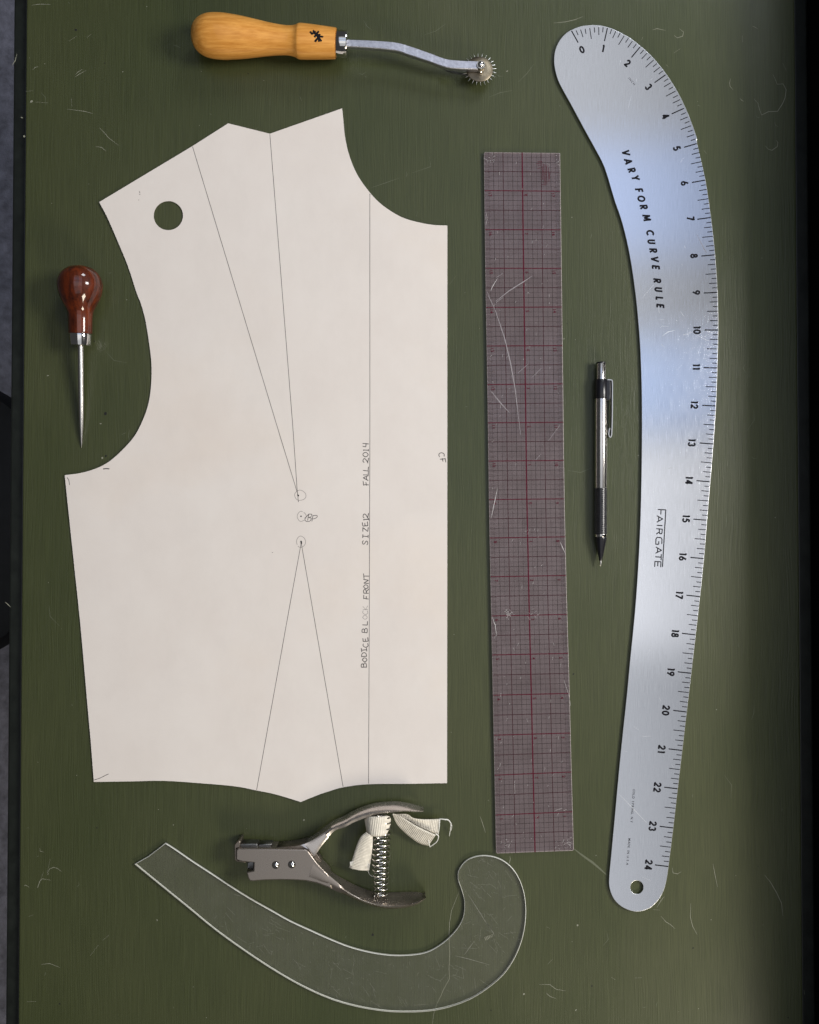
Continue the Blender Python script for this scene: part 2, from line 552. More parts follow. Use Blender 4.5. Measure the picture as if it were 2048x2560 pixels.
FLOOR_Z = -0.74
bm = bmesh.new()
bmesh.ops.create_grid(bm, x_segments=1, y_segments=1, size=1.8, matrix=Matrix.Translation((0, 0, FLOOR_Z)))
fl = struct(put('floor', bm_mesh('floor', bm), M['floor'])); fl['label'] = 'grey carpet floor below the table edge'

# edges of the table measured at the left and right sides of the picture
xl = (P(64, 100).x + P(48, 2460).x) / 2
xr = (P(1983, 100).x + P(2012, 2460).x) / 2
TY0, TY1 = -0.52, 0.52
table = thing('table', 'dark green painted wooden table top with a black edge strip', 'table', (0, 0, FLOOR_Z))
rounded_box('table_top', (xl, TY0, -0.022), (xr, TY1, 0.0), 0.0012, M['table'], table)
rounded_box('edge_strip', (xl - 0.0098, TY0, -0.026), (xl - 0.0004, TY1, -0.0035), 0.0012, M['trim'], table)
rounded_box('edge_strip', (xr + 0.0004, TY0, -0.026), (xr + 0.0098, TY1, -0.0035), 0.0012, M['trim'], table)
for sx in (xl + 0.03, xr - 0.03):
    for sy in (TY0 + 0.04, TY1 - 0.04):
        rounded_box('leg', (sx - 0.02, sy - 0.02, FLOOR_Z), (sx + 0.02, sy + 0.02, -0.0225), 0.002, M['trim'], table)
wx = xr + 0.0125
wl = struct(rounded_box('wall', (wx, -1.3, FLOOR_Z + 0.001), (wx + 0.06, 1.3, 0.063), 0.004, M['wall'], None))  # added at the black strip, height set to shade the right edge
wl['label'] = 'low black wall added along the right table edge to shade it'

# black stool pushed beside the left edge of the table
sc0 = P(-226, 1300, -0.30)
stool = thing('stool', 'black round stool on the carpet beside the left table edge', 'stool', (sc0.x, sc0.y, FLOOR_Z))
lathe('seat', Vector((sc0.x, sc0.y, -0.36)), Vector((sc0.x, sc0.y, -0.30)),
      [(0, 0.14), (0.05, 0.15), (0.6, 0.153), (0.9, 0.147), (1.0, 0.13)], M['stool'], stool, 64)
for a in range(4):
    ang = R(45 + 90 * a)
    tube('leg', [Vector((sc0.x + 0.10 * math.cos(ang), sc0.y + 0.10 * math.sin(ang), -0.355)),
                 Vector((sc0.x + 0.15 * math.cos(ang), sc0.y + 0.15 * math.sin(ang), FLOOR_Z))], 0.011, M['stool'], stool, 10)

# ------------------------------------------------------------------ wear on the table paint
rnd = random.Random(7)
ZS = 0.00006
SCR = []
SCR += [cv(p, 0, 0, 5.39) for p in (
    [(1010, 1040), (1060, 1005), (1165, 945)], [(1015, 1005), (1060, 965), (1115, 932)], [(350, 1232), (445, 1222)],
    [(410, 1358), (440, 1376)], [(480, 1375), (650, 1385)], [(960, 1320), (970, 1440)], [(1340, 1720), (1400, 1780), (1470, 1860), (1600, 1960)],
    [(1290, 1975), (1370, 1985), (1430, 2040)], [(1170, 510), (1230, 460)], [(930, 555), (1030, 490)], [(905, 1470), (1140, 1500), (1250, 1530)],
    [(430, 70), (530, 55), (680, 60)], [(445, 940), (470, 910), (520, 895)])]
SCR += [cv(p, 1780, 0, 5.39) for p in (
    [(545, 352), (580, 365), (620, 390)], [(250, 1060), (238, 1120), (245, 1165), (285, 1210)], [(380, 1325), (400, 1350), (430, 1368)],
    [(822, 1005), (850, 1060), (880, 1135), (960, 1130), (1000, 1210), (985, 1320), (950, 1400), (885, 1500), (760, 1505), (670, 1550), (640, 1470), (620, 1390), (565, 1330)],
    [(718, 1965), (760, 2010), (810, 2025), (880, 1975), (890, 1920), (865, 1890)], [(955, 850), (1000, 950)], [(410, 480), (412, 570)])]
SCR += [cv(p, 1500, 2160, 3.148) for p in (
    [(890, 0), (905, 80), (925, 180)], [(1295, 85), (1340, 140), (1390, 225), (1430, 310), (1440, 410)], [(715, 310), (712, 420), (730, 490), (765, 555)],
    [(480, 410), (520, 455), (560, 480), (592, 510)], [(420, 358), (472, 364)], [(505, 255), (480, 290), (450, 340)], [(275, 897), (330, 895)],
    [(90, 890), (120, 912)], [(570, 30), (575, 70), (610, 78), (640, 60)], [(1605, 990), (1612, 1030)])]
SCR += [cv(p, 60, 1900, 3.267) for p in (
    [(110, 1045), (130, 990), (150, 970), (220, 982)], [(112, 1045), (160, 915)], [(190, 925), (210, 890), (240, 876), (275, 885), (308, 912)],
    [(190, 915), (216, 810)], [(190, 940), (200, 930), (195, 918)], [(130, 720), (133, 745), (165, 752)], [(25, 555), (40, 555)], [(0, 1030), (12, 1020), (45, 1040)],
    [(25, 1975), (100, 1972)], [(645, 1472), (695, 1430)], [(140, 1670), (210, 1662), (295, 1695)], [(540, 1600), (610, 1510)], [(40, 1280), (75, 1265)])]
SCR += [cv(p, 1100, 2100, 3.75) for p in (
    [(995, 1432), (1030, 1465), (1090, 1488)], [(1000, 815), (1030, 828)], [(1010, 1165), (1055, 1120)], [(930, 1355), (1030, 1355), (1090, 1400), (1180, 1415)],
    [(655, 150), (660, 180), (645, 240)])]
SCR += [cv(p, 1360, 40, 3.75) for p in (
    [(90, 66), (200, 55), (290, 35), (365, 5)], [(1020, 130), (1060, 118), (1140, 135)], [(1145, 455), (1165, 475)], [(1440, 835), (1465, 845)],
    [(1500, 1260), (1525, 1290)], [(915, 225), (930, 195)], [(1220, 345), (1280, 305)], [(1220, 180), (1250, 205), (1300, 190), (1310, 150), (1270, 120)])]
SCR_N = [cv(p, 640, 240, 3.317) for p in ([(115, 20), (117, 80)], [(1290, 640), (1450, 585), (1440, 500)], [(960, 760), (1190, 680)], [(1340, 960), (1330, 1000)], [(1600, 1570), (1660, 1490)])]
SCR += [[(1200, 2040), (1206, 2056), (1214, 2082)]]
CRK = [cv([(180, 480), (150, 560), (110, 660), (90, 780), (86, 900), (92, 1060), (85, 1200), (90, 1300), (40, 1390), (0, 1480), (-30, 1540), (-60, 1640), (-72, 1725)], 1100, 2100, 3.75)]
strokes('scratches', SCR + CRK, 1.35, ZS, M['scratch'], table, True)['kind'] = 'stuff'
# a wide scuff running from the plastic ruler to the metal rule
strokes('scuff', [cv([(1260, 85), (1330, 140), (1430, 210), (1500, 270), (1560, 325)], 1100, 2100, 3.75)], 5.5, ZS, M['scratch_dim'], table, True)
FNT = list(SCR_N)
for _ in range(80):
    x, y = rnd.uniform(70, 1975), rnd.uniform(5, 2555)
    a = rnd.uniform(0, math.pi); L = rnd.choice([6, 10, 14, 20, 34, 60])
    b = rnd.uniform(-0.5, 0.5)
    FNT.append([(x, y), (x + L * 0.5 * math.cos(a), y + L * 0.5 * math.sin(a)), (x + L * math.cos(a + b), y + L * math.sin(a + b))])
strokes('fine_scratches', FNT, 1.3, ZS * 0.6, M['scratch_dim'], table, True)['kind'] = 'stuff'

def specks(name, n, mat, seed, smin, smax, extra=()):
    r = random.Random(seed)
    bm = bmesh.new()
    L = [(r.uniform(70, 1975), r.uniform(5, 2555), r.uniform(smin, smax)) for _ in range(n)] + list(extra)
    for x, y, s in L:
        a0 = r.uniform(0, 6.3); k = r.uniform(0.35, 1.0)
        c = P(x, y, 0)
        pts = []
        for i in range(6):
            a = i * math.pi / 3
            px, py = s * MPP * math.cos(a), s * k * MPP * math.sin(a)
            pts.append(Vector((c.x + px * math.cos(a0) - py * math.sin(a0), c.y + px * math.sin(a0) + py * math.cos(a0), 0.00012)))
        top = [bm.verts.new(p) for p in pts]
        lo = [bm.verts.new(Vector((p.x, p.y, 0.00001))) for p in pts]
        bm.faces.new(top)
        for i in range(6):
            bm.faces.new((lo[i], lo[(i + 1) % 6], top[(i + 1) % 6], top[i]))
    return put(name, bm_mesh(name, bm), mat, table)

specks('dust_specks', 90, M['scratch'], 3, 0.6, 1.4,
       [(120, 939, 3), (252, 1059, 2.5), (256, 1145, 3), (1268, 178, 3), (1310, 2485, 3), (1444, 2313, 2.6), (1440, 2525, 3), (55, 294, 3), (61, 341, 3),
        (79, 254, 4), (1410, 847, 2), (393, 2300, 2.5), (760, 2010 + 40, 2.4)])['kind'] = 'stuff'
specks('paint_pits', 24, M['speck'], 11, 1.0, 2.0,
       [(190, 75, 3), (264, 1034, 4.5), (932, 2337, 3.4), (1733, 2370, 2.4), (265, 1140, 3), (1228, 2526, 2), (1480, 2465, 2), (1434, 1685, 3)])['kind'] = 'stuff'
# bright nick and lint on the left strip
strokes('lint', [cv([(230, 725), (205, 820), (165, 880)], 0, 0, 5.39), [(60, 1197), (61, 1222)], [(13, 1505), (20, 1511), (27, 1518)]], 2.2, -0.0033, M['scratch'], table, True)['kind'] = 'stuff'

# ------------------------------------------------------------------ pattern piece
def C5(p): return cv(p, 220, 240, 3.194)
def C6(p): return cv(p, 640, 240, 3.317)
def C7(p): return cv(p, 140, 760, 4.3125)
out = [(481.4, 365.2), (570.6, 308.3), (674.9, 334.3), (855.6, 270.8)]
neck = cr(C6([(715, 102), (725, 200), (738, 330), (768, 470), (815, 600), (870, 700), (945, 800), (1020, 880), (1120, 955), (1240, 1017), (1400, 1058), (1500, 1071), (1588, 1074)]), 4)
out += neck[1:]
out += [(1118.6, 800), (1118.5, 1400), (1117.9, 1957.9)]
hem_r = cr([(1117.9, 1957.9), (1022, 1959.5), (921.4, 1960.5), (858, 1968.3), (827.3, 1976.8), (794.8, 1987.8), (752, 2005)], 4)
out += hem_r[1:]
hem_l = cr([(752, 2005), (713.6, 1993), (681, 1984), (641, 1976), (589, 1966), (507.8, 1958.6), (409.3, 1952.2), (322.3, 1953.6), (234.8, 1954.8)], 4)
out += hem_l[1:]
side = cr([(234.8, 1954.8), (227.2, 1855.7), (218.6, 1760), (201, 1560), (181, 1370), (162, 1187.8)], 4)
out += side[1:]
arm = cr(C7([(95, 1845), (250, 1825), (400, 1785), (550, 1715), (700, 1590), (850, 1420), (950, 1220), (1003, 1050), (1028, 850), (1030, 650), (1013, 480), (970, 200), (918, 0)])
         + C5([(390, 1575), (320, 1360), (240, 1165), (155, 970), (90, 847)]), 4)
out += arm[1:-1] + [(248.2, 505.2)]
HC, HR = (421, 539), 36.8
hole = [(HC[0] + HR * math.cos(2 * math.pi * k / 40), HC[1] + HR * 0.99 * math.sin(2 * math.pi * k / 40)) for k in range(40)]

def paper_lift(x, y):
    """The card is not quite flat: heights of its underside in metres."""
    w = 0.0006 * (1 + math.sin(x * 0.0062 + 0.7) * math.sin(y * 0.0041 + 0.4)) * 0.5
    for (cx, cy, r, h) in ((500, 1945, 260, 0.0007), (752, 2000, 200, 0.0009), (180, 1230, 150, 0.0006), (330, 1130, 150, 0.0005), (1090, 1950, 160, 0.0005),
                           (950, 600, 200, 0.0004), (250, 505, 120, 0.0005), (480, 1700, 60, 0.00018)):
        d2 = ((x - cx) ** 2 + (y - cy) ** 2) / (r * r)
        w += h * math.exp(-d2 * 2)
    return 0.00012 + w
PT = 0.0004

def inside(p, poly):
    x, y = p; r = False
    for i in range(len(poly)):
        (x0, y0), (x1, y1) = poly[i - 1], poly[i]
        if (y0 > y) != (y1 > y) and x < (x1 - x0) * (y - y0) / (y1 - y0) + x0:
            r = not r
    return r

def densify(poly, L):
    o = []
    for i in range(len(poly)):
        a, b = poly[i], poly[(i + 1) % len(poly)]
        k = max(1, int(math.hypot(b[0] - a[0], b[1] - a[1]) / L))
        o += [(a[0] + (b[0] - a[0]) * j / k, a[1] + (b[1] - a[1]) * j / k) for j in range(k)]
    return o

def sheet(name, outline, holes, zf, thick, mat, parent, step=28):
    outline = densify(outline, step)
    pts = [Vector(p) for p in outline]; edges = [(i, (i + 1) % len(outline)) for i in range(len(outline))]
    for h in holes:
        b = len(pts); pts += [Vector(p) for p in h]; edges += [(b + i, b + (i + 1) % len(h)) for i in range(len(h))]
    x0 = min(p[0] for p in outline); x1 = max(p[0] for p in outline); y0 = min(p[1] for p in outline); y1 = max(p[1] for p in outline)
    x = x0 + step / 2
    while x < x1:
        y = y0 + step / 2
        while y < y1:
            if inside((x, y), outline) and not any(inside((x, y), h) for h in holes):
                pts.append(Vector((x, y)))
            y += step
        x += step
    V, E, F, *_ = delaunay_2d_cdt(pts, edges, [], 0, 1e-4)
    bm = bmesh.new()
    top = [bm.verts.new(P(v.x, v.y, zf(v.x, v.y) + thick)) for v in V]
    bot = [bm.verts.new(P(v.x, v.y, zf(v.x, v.y) + thick) - Vector((0, 0, thick))) for v in V]
    cnt = {}
    for f in F:
        c = (sum(V[i].x for i in f) / len(f), sum(V[i].y for i in f) / len(f))
        if not inside(c, outline) or any(inside(c, h) for h in holes):
            continue
        bm.faces.new([top[i] for i in f]).smooth = True
        bm.faces.new([bot[i] for i in reversed(f)]).smooth = True
        for i in range(len(f)):
            k = (f[i], f[(i + 1) % len(f)])
            cnt[k] = cnt.get(k, 0) + 1
    for (a, b) in list(cnt):
        if (b, a) not in cnt:
            bm.faces.new((top[a], bot[a], bot[b], top[b]))
    loose = [v for v in bm.verts if not v.link_faces]
    bmesh.ops.delete(bm, geom=loose, context='VERTS')
    me = bm_mesh(name, bm)
    me.set_sharp_from_angle(angle=R(35))
    return put(name, me, mat, parent)

pat = thing('pattern_piece', 'cream card bodice pattern with pencil darts and a round hanging hole', 'sewing pattern', P(680, 1200, 0))
sheet('card', out, [hole], paper_lift, PT, M['paper'], pat)
zp = lambda x, y: paper_lift(x, y) + PT + 0.00004
dl = [[(481.6, 366.5), (697.3, 1080), (745.3, 1237.3)], [(674.9, 335.5), (733.3, 1080), (743.2, 1226), (746.4, 1255)],
      [(924.9, 484), (925.0, 1080), (924.2, 1320), (923.5, 1540), (921.6, 1959)],
      [(753.3, 1357), (720, 1540), (641.8, 1975)], [(753.3, 1357), (784.8, 1540), (858, 1967)]]
for nm, q in zip(('dart_line', 'dart_line', 'grain_line', 'dart_line', 'dart_line'), dl):
    strokes(nm, [q], 1.25, zp, M['pencil_line'], pat)

def circ(cx, cy, rx, ry, a0=0, a1=380, wob=0.06, seed=1):
    r = random.Random(seed); ph = r.uniform(0, 6)
    return [(cx + rx * (1 + wob * math.sin(2 * R(a) + ph)) * math.cos(R(a)), cy + ry * (1 + wob * math.sin(3 * R(a) + ph)) * math.sin(R(a))) for a in range(a0, a1, 15)]
soft = [circ(751, 1238.5, 13.8, 12.8, 200, 570, 0.05, 1), circ(754.5, 1291, 10.5, 12.5, -60, 290, 0.08, 3), circ(752.8, 1354.5, 10.8, 14.2, 150, 500, 0.05, 4)]
# letters BP beside the bust point
bp = cv([(305, 810), (318, 800), (345, 770)], 680, 1080, 3.75), cv([(345, 770), (335, 830)], 680, 1080, 3.75), \
     cv([(345, 770), (375, 772), (365, 795), (345, 802), (368, 808), (360, 832), (330, 840), (308, 826)], 680, 1080, 3.75), \
     cv([(385, 785), (375, 838)], 680, 1080, 3.75), cv([(382, 785), (420, 782), (424, 798), (400, 812), (380, 815)], 680, 1080, 3.75)
bp = [cr(list(b), 3) if len(b) > 2 else list(b) for b in bp]
strokes('bust_point_letters', bp, 1.5, zp, M['pencil_line'], pat)['kind'] = 'stuff'
dots = bmesh.new()
for (x, y, r) in ((745.8, 1238.8, 2.2), (752.8, 1290.7, 2.0), (753.0, 1354, 2.3), (753.6, 1357.5, 2.3)):
    c = P(x, y, zp(x, y) + 0.00003)
    vs = [dots.verts.new(c + Vector((math.cos(k * math.pi / 4), math.sin(k * math.pi / 4), 0)) * r * MPP) for k in range(8)]
    dots.faces.new(vs)
bm_put('pencil_dots', dots, M['ink'], pat)

# handwriting: glyphs as pen strokes in a unit box (x along the reading direction, y up)
G = {
 'A': [[(0, 0), (0.5, 1), (1, 0)], [(0.2, 0.36), (0.85, 0.4)]],
 'B': [[(0.1, 0), (0.1, 1)], [(0.1, 1), (0.6, 0.98), (0.75, 0.76), (0.5, 0.55), (0.1, 0.5)], [(0.45, 0.54), (0.88, 0.4), (0.85, 0.1), (0.4, 0), (0.0, 0.03)]],
 'C': [[(0.95, 0.9), (0.5, 0.98), (0.15, 0.65), (0.15, 0.3), (0.45, 0.02), (0.95, 0.1)]],
 'D': [[(0.1, 0), (0.12, 1)], [(0.0, 0.98), (0.6, 0.9), (0.9, 0.5), (0.7, 0.1), (0.05, 0)]],
 'E': [[(0.85, 1), (0.12, 0.97), (0.1, 0.02), (0.95, 0.05)], [(0.1, 0.52), (0.7, 0.55)]],
 'F': [[(0.95, 1), (0.05, 0.95)], [(0.2, 0.97), (0.12, 0)], [(0.0, 0.45), (0.7, 0.5)]],
 'I': [[(0.5, 1), (0.5, 0)], [(0.05, 0.98), (0.95, 1)], [(0.1, 0.0), (0.9, 0.02)]],
 'K': [[(0.12, 1), (0.1, 0)], [(0.85, 0.95), (0.12, 0.45), (0.9, 0.0)]],
 'L': [[(0.15, 1), (0.1, 0.05), (0.95, 0.02)]],
 'N': [[(0.05, 0), (0.12, 0.95), (0.75, 0.05), (0.95, 1.05)]],
 'O': [[(0.5, 1), (0.12, 0.7), (0.1, 0.3), (0.45, 0), (0.85, 0.25), (0.9, 0.7), (0.55, 0.98), (0.4, 0.98)]],
 'R': [[(0.1, 0), (0.12, 1)], [(0.05, 0.95), (0.6, 1), (0.85, 0.78), (0.6, 0.52), (0.12, 0.45)], [(0.4, 0.48), (0.95, -0.05)]],
 'S': [[(0.9, 0.85), (0.5, 1), (0.15, 0.8), (0.4, 0.52), (0.8, 0.35), (0.75, 0.08), (0.35, 0), (0.05, 0.15)]],
 'T': [[(0.5, 1), (0.48, -0.05)], [(0.0, 0.92), (1.0, 1.04)]],
 'Z': [[(0.05, 0.95), (0.85, 1), (0.1, 0.05), (0.95, 0.0)]],
 '0': [[(0.5, 1), (0.12, 0.7), (0.1, 0.3), (0.45, 0), (0.85, 0.25), (0.9, 0.7), (0.55, 1)]],
 '1': [[(0.25, 0.8), (0.5, 1), (0.5, 0)], [(0.15, 0.0), (0.85, 0.02)]],
 '2': [[(0.05, 0.75), (0.3, 1), (0.75, 0.9), (0.7, 0.55), (0.05, 0.05), (0.2, 0.12), (1.0, 0.0)]],
 '4': [[(0.2, 1), (0.1, 0.42), (0.85, 0.4)], [(0.75, 1.05), (0.72, -0.1)]],
}
SMOOTH = set('BCDORS02')
def glyph(ch, cx, cy, w, h, up=True, tilt=0.0):
    res = []
    for st in G[ch]:
        q = cr(st, 4) if ch in SMOOTH and len(st) > 2 else st
        pts = []
        for (x, y) in q:
            dx, dy = (x - 0.5) * w, (y - 0.5) * h
            dx, dy = dx * math.cos(tilt) - dy * math.sin(tilt), dx * math.sin(tilt) + dy * math.cos(tilt)
            pts.append((cx - dy, cy - dx) if up else (cx + dy, cy + dx))
        res.append(pts)
    return res
hw, hw_soft = [], []
rr2 = random.Random(5)
for ch, X, Y in zip('BODICEBLOCKFRONT', (470, 485, 472, 475, 500, 500, 485, 490, 490, 495, 495, 510, 510, 505, 510, 512),
                    (1905, 1815, 1728, 1650, 1575, 1475, 1320, 1200, 1100, 1022, 940, 760, 660, 585, 495, 405)):
    t = rr2.uniform(-0.12, 0.12)
    g = glyph(ch, 840 + X / 6.7375, 1380 + Y / 6.7375, {'B': 13, 'O': 11, 'I': 11, 'T': 13, 'R': 13}.get(ch, 11.5), 13 if ch != 'O' else 11.5, True, t)
    (hw_soft if ch in 'OCK' and 900 < Y < 1150 else hw).extend(g)
for ch, X, Y in zip('SIZE12FALL2014', (420, 425, 425, 420, 432, 430, 432, 430, 430, 430, 430, 425, 430, 425),
                    (1705, 1615, 1515, 1437, 1372, 1318, 850, 775, 705, 645, 522, 440, 375, 300)):
    t = rr2.uniform(-0.1, 0.1)
    hw.extend(glyph(ch, 840 + X / 5.75, 1060 + Y / 5.75, {'1': 7, 'I': 10, '2': 13.5}.get(ch, 12.5), 13.5, True, t))
hw.extend(glyph('C', 1104, 1136.5, 12, 14, False, 0.15)); hw.extend(glyph('F', 1107.5, 1151.5, 12, 13.5, False, 0.15))
# stray pencil ticks
hw.extend([cv([(385, 603), (310, 640), (262, 655)], 160, 1760, 3.45), cv([(120, 1870), (140, 1900), (147, 1950)], 140, 760, 4.3125)])
strokes('pencil_tick', hw[-2:], 1.4, zp, M['pencil_line'], pat)['kind'] = 'stuff'
strokes('handwriting', split_corners(hw[:-2]), 1.9, zp, M['pencil_line'], pat)['kind'] = 'stuff'
strokes('faint_handwriting', soft + hw_soft, 1.1, zp, M['pencil_soft'], pat)['kind'] = 'stuff'
strokes('ink_tick', [cv([(508, 1779), (540, 1775), (577, 1777)], 140, 760, 4.3125)], 2.2, zp, M['ink'], pat)
strokes('smudge', [[(348.5, 478), (350, 483)], [(351, 486), (348, 486)], [(346, 500), (348, 500)], [(680, 1381.5), (683, 1381)]], 1.6, zp, M['pencil_soft'], pat)['kind'] = 'stuff'

# ------------------------------------------------------------------ aluminium curve rule
ticks0 = [(1428.8, 76.5), (1519, 69), (1600.8, 116.8), (1664.8, 186.5), (1710.7, 270.5), (1743.5, 358.5), (1764, 450), (1778, 543.7), (1788.2, 637),
          (1794.4, 731), (1796, 825), (1793.8, 920), (1790.2, 1015), (1784, 1110), (1776.2, 1204.5), (1768.2, 1300.6), (1760.4, 1396.6), (1750.6, 1491.7),
          (1739.8, 1587.2), (1728.8, 1683.4), (1717.5, 1780), (1706.2, 1876.3), (1695, 1972), (1683.8, 2070), (1671.8, 2166.5)]
def C4(p): return cv(p, 1360, 40, 3.75)
top_edge = C4([(258, 130), (330, 101), (400, 88), (480, 84), (560, 94), (640, 118), (730, 160), (820, 213), (905, 280), (985, 350), (1060, 430), (1140, 530), (1200, 620), (1255, 710), (1310, 820), (1355, 920), (1400, 1040), (1436, 1150)])
right = top_edge + ticks0[5:] + [(1666.7, 2200), (1659, 2227.7), (1645, 2252), (1624, 2270.6), (1599, 2278.8), (1577, 2276.7), (1553.5, 2266), (1535, 2247.6), (1524.5, 2222), (1522.9, 2195)]
left = [(1527.4, 2145), (1536.6, 2047), (1545.8, 1946), (1556.5, 1839), (1567, 1741), (1576, 1645), (1583.2, 1575), (1589.8, 1501), (1596, 1408.7), (1600.7, 1311),
        (1603.2, 1220), (1604.6, 1130), (1605, 1060), (1604.6, 992), (1603, 927), (1600.4, 864), (1596.6, 813), (1591.3, 755), (1585, 705), (1577.5, 655),
        (1567, 602), (1553, 548), (1536, 499)] + C4([(570, 1425), (480, 1245), (400, 1100), (320, 952), (250, 822), (178, 693), (132, 600), (104, 500), (95, 420), (102, 340), (125, 270), (165, 205), (212, 158)])
rule_out = cr(right + left, 3, True)
RZ = 0.0020
rule = thing('curve_rule', 'long curved aluminium rule with black inch marks and a hanging hole', 'ruler', P(1690, 1200, 0))
hole2 = [(1592.6 + 16.2 * math.cos(2 * math.pi * k / 36), 2218.5 + 17.2 * math.sin(2 * math.pi * k / 36)) for k in range(36)]
prism('blade', rule_out, 0.0007, RZ, [M['alu'], M['alu_edge']], rule, [hole2], bevel=0.0002)
RP = RZ + 0.00004
tk = cr(ticks0, 8)
tl = []
tl_major = []
for i, p in enumerate(tk):
    a, b = tk[max(0, i - 1)], tk[min(len(tk) - 1, i + 1)]
    dx, dy = b[0] - a[0], b[1] - a[1]; L = math.hypot(dx, dy)
    nx, ny = -dy / L, dx / L
    if i == 0:
        nx, ny = 0.49, 0.87
    if i == 1: nx, ny = 0.40, 0.92
    if i == 2: nx, ny = 0.30, 0.95
    ln = 34.5 if i % 8 == 0 else (28 if i % 4 == 0 else (20.5 if i % 2 == 0 else 13.5))
    s0 = 0.8
    seg = [(p[0] + nx * s0, p[1] + ny * s0), (p[0] + nx * ln, p[1] + ny * ln)]
    (tl_major if i % 8 == 0 else tl).append(seg)
for q in tl:
    strokes('tick_mark', [q], 2.0, RP, M['ink'], rule)
for q in tl_major:
    strokes('inch_mark', [q], 2.8, RP, M['ink'], rule)
num = [(1455, 124), (1508, 120.8), (1569.3, 158), (1622, 217.3), (1664, 290.7), (1692.5, 370.7), (1712, 458), (1727, 546.5), (1735.5, 639.8), (1740.8, 731.5),
       (1742.9, 825), (1741.3, 917), (1736.6, 1012), (1730, 1106.6), (1723, 1201), (1715.7, 1296.7), (1707.4, 1392), (1698.8, 1487.5), (1688.4, 1583.7), (1677.5, 1680),
       (1665, 1776), (1654.5, 1873), (1643.8, 1968.4), (1632, 2065.5), (1621.7, 2162.5)]
def arc(cx, cy, rx, ry, a0, a1, n=14):
    return [(cx + rx * math.cos(R(a0 + (a1 - a0) * k / n)), cy + ry * math.sin(R(a0 + (a1 - a0) * k / n))) for k in range(n + 1)]
D = {  # strokes in a box 1 high; (width, strokes)
 '0': (0.62, [arc(0.31, 0.5, 0.22, 0.41, 0, 360, 20)]),
 '1': (0.34, [[(0.05, 0.88), (0.22, 0.88), (0.22, 0.0)]]),
 '2': (0.60, [arc(0.29, 0.67, 0.20, 0.24, 175, -35) + [(0.08, 0.09), (0.56, 0.09)]]),
 '3': (0.58, [arc(0.27, 0.70, 0.17, 0.21, 165, -80), arc(0.27, 0.29, 0.20, 0.21, 80, -165)]),
 '4': (0.64, [[(0.60, 0.28), (0.09, 0.28), (0.43, 0.95), (0.43, 0.0)]]),
 '5': (0.58, [[(0.50, 0.91), (0.20, 0.91), (0.13, 0.55)] + arc(0.26, 0.33, 0.22, 0.25, 120, -150)]),
 '6': (0.62, [arc(0.30, 0.30, 0.21, 0.22, 0, 360, 18), [(0.40, 0.98), (0.11, 0.40)]]),
 '7': (0.56, [[(0.04, 0.91), (0.48, 0.91), (0.14, 0.0)]]),
 '8': (0.58, [arc(0.28, 0.72, 0.155, 0.19, 0, 360, 18), arc(0.28, 0.29, 0.20, 0.21, 0, 360, 18)]),
 '9': (0.62, [arc(0.30, 0.70, 0.21, 0.22, 0, 360, 18), [(0.20, 0.02), (0.49, 0.60)]]),
 'V': (0.72, [[(0.05, 1.0), (0.34, 0.06), (0.64, 1.0)]]), 'A': (0.76, [[(0.05, 0.0), (0.37, 0.94), (0.69, 0.0)], [(0.18, 0.28), (0.56, 0.28)]]),
 'R': (0.60, [[(0.10, 0.0), (0.10, 0.92), (0.30, 0.92)] + arc(0.30, 0.70, 0.18, 0.22, 90, -90) + [(0.12, 0.48)], [(0.26, 0.46), (0.52, 0.0)]]),
 'Y': (0.68, [[(0.05, 1.0), (0.33, 0.48), (0.61, 1.0)], [(0.33, 0.48), (0.33, 0.0)]]), 'F': (0.52, [[(0.50, 0.92), (0.10, 0.92), (0.10, 0.0)], [(0.10, 0.50), (0.46, 0.50)]]),
 'O': (0.80, [arc(0.40, 0.5, 0.33, 0.41, 0, 360, 22)]), 'M': (0.86, [[(0.08, 0.0), (0.16, 0.95), (0.42, 0.20), (0.68, 0.95), (0.76, 0.0)]]),
 'C': (0.72, [arc(0.42, 0.5, 0.34, 0.41, 45, 315, 18)]), 'U': (0.62, [[(0.10, 1.0), (0.10, 0.35)] + arc(0.30, 0.32, 0.20, 0.24, 180, 360) + [(0.50, 1.0)]]),
 'E': (0.54, [[(0.50, 0.92), (0.10, 0.92), (0.10, 0.08), (0.50, 0.08)], [(0.10, 0.50), (0.46, 0.50)]]), 'L': (0.48, [[(0.10, 1.0), (0.10, 0.08), (0.46, 0.08)]]),
}
def printed(name, txt, cx, cy, h, ang, weight, mat, parent, z, shear=0.0, gap=0.13):
    W_ = sum(D[c][0] for c in txt) + gap * (len(txt) - 1)
    a = R(ang); c_, s_ = math.cos(a), math.sin(a); x0 = -W_ / 2; polys = []
    for ch in txt:
        for st in D[ch][1]:
            pl = []
            for (x, y) in st:
                X, Y = (x0 + x + shear * (y - 0.5)) * h, (y - 0.5) * h
                pl.append((cx + X * c_ + Y * s_, cy + X * s_ - Y * c_))
            polys.append(pl)
        x0 += D[ch][0] + gap
    return strokes(name, split_corners(polys, 40, weight * h * 0.3), weight * h, z, mat, parent)
for i, (x, y) in enumerate(num):
    a, b = ticks0[max(0, i - 1)], ticks0[min(24, i + 1)]
    ang = math.degrees(math.atan2(b[1] - a[1], b[0] - a[0]))
    if i == 0: ang = -24
    if i == 1: ang = 12
    printed('numeral', str(i), x, y, 18.5, ang, 0.235, M['ink'], rule, RP)
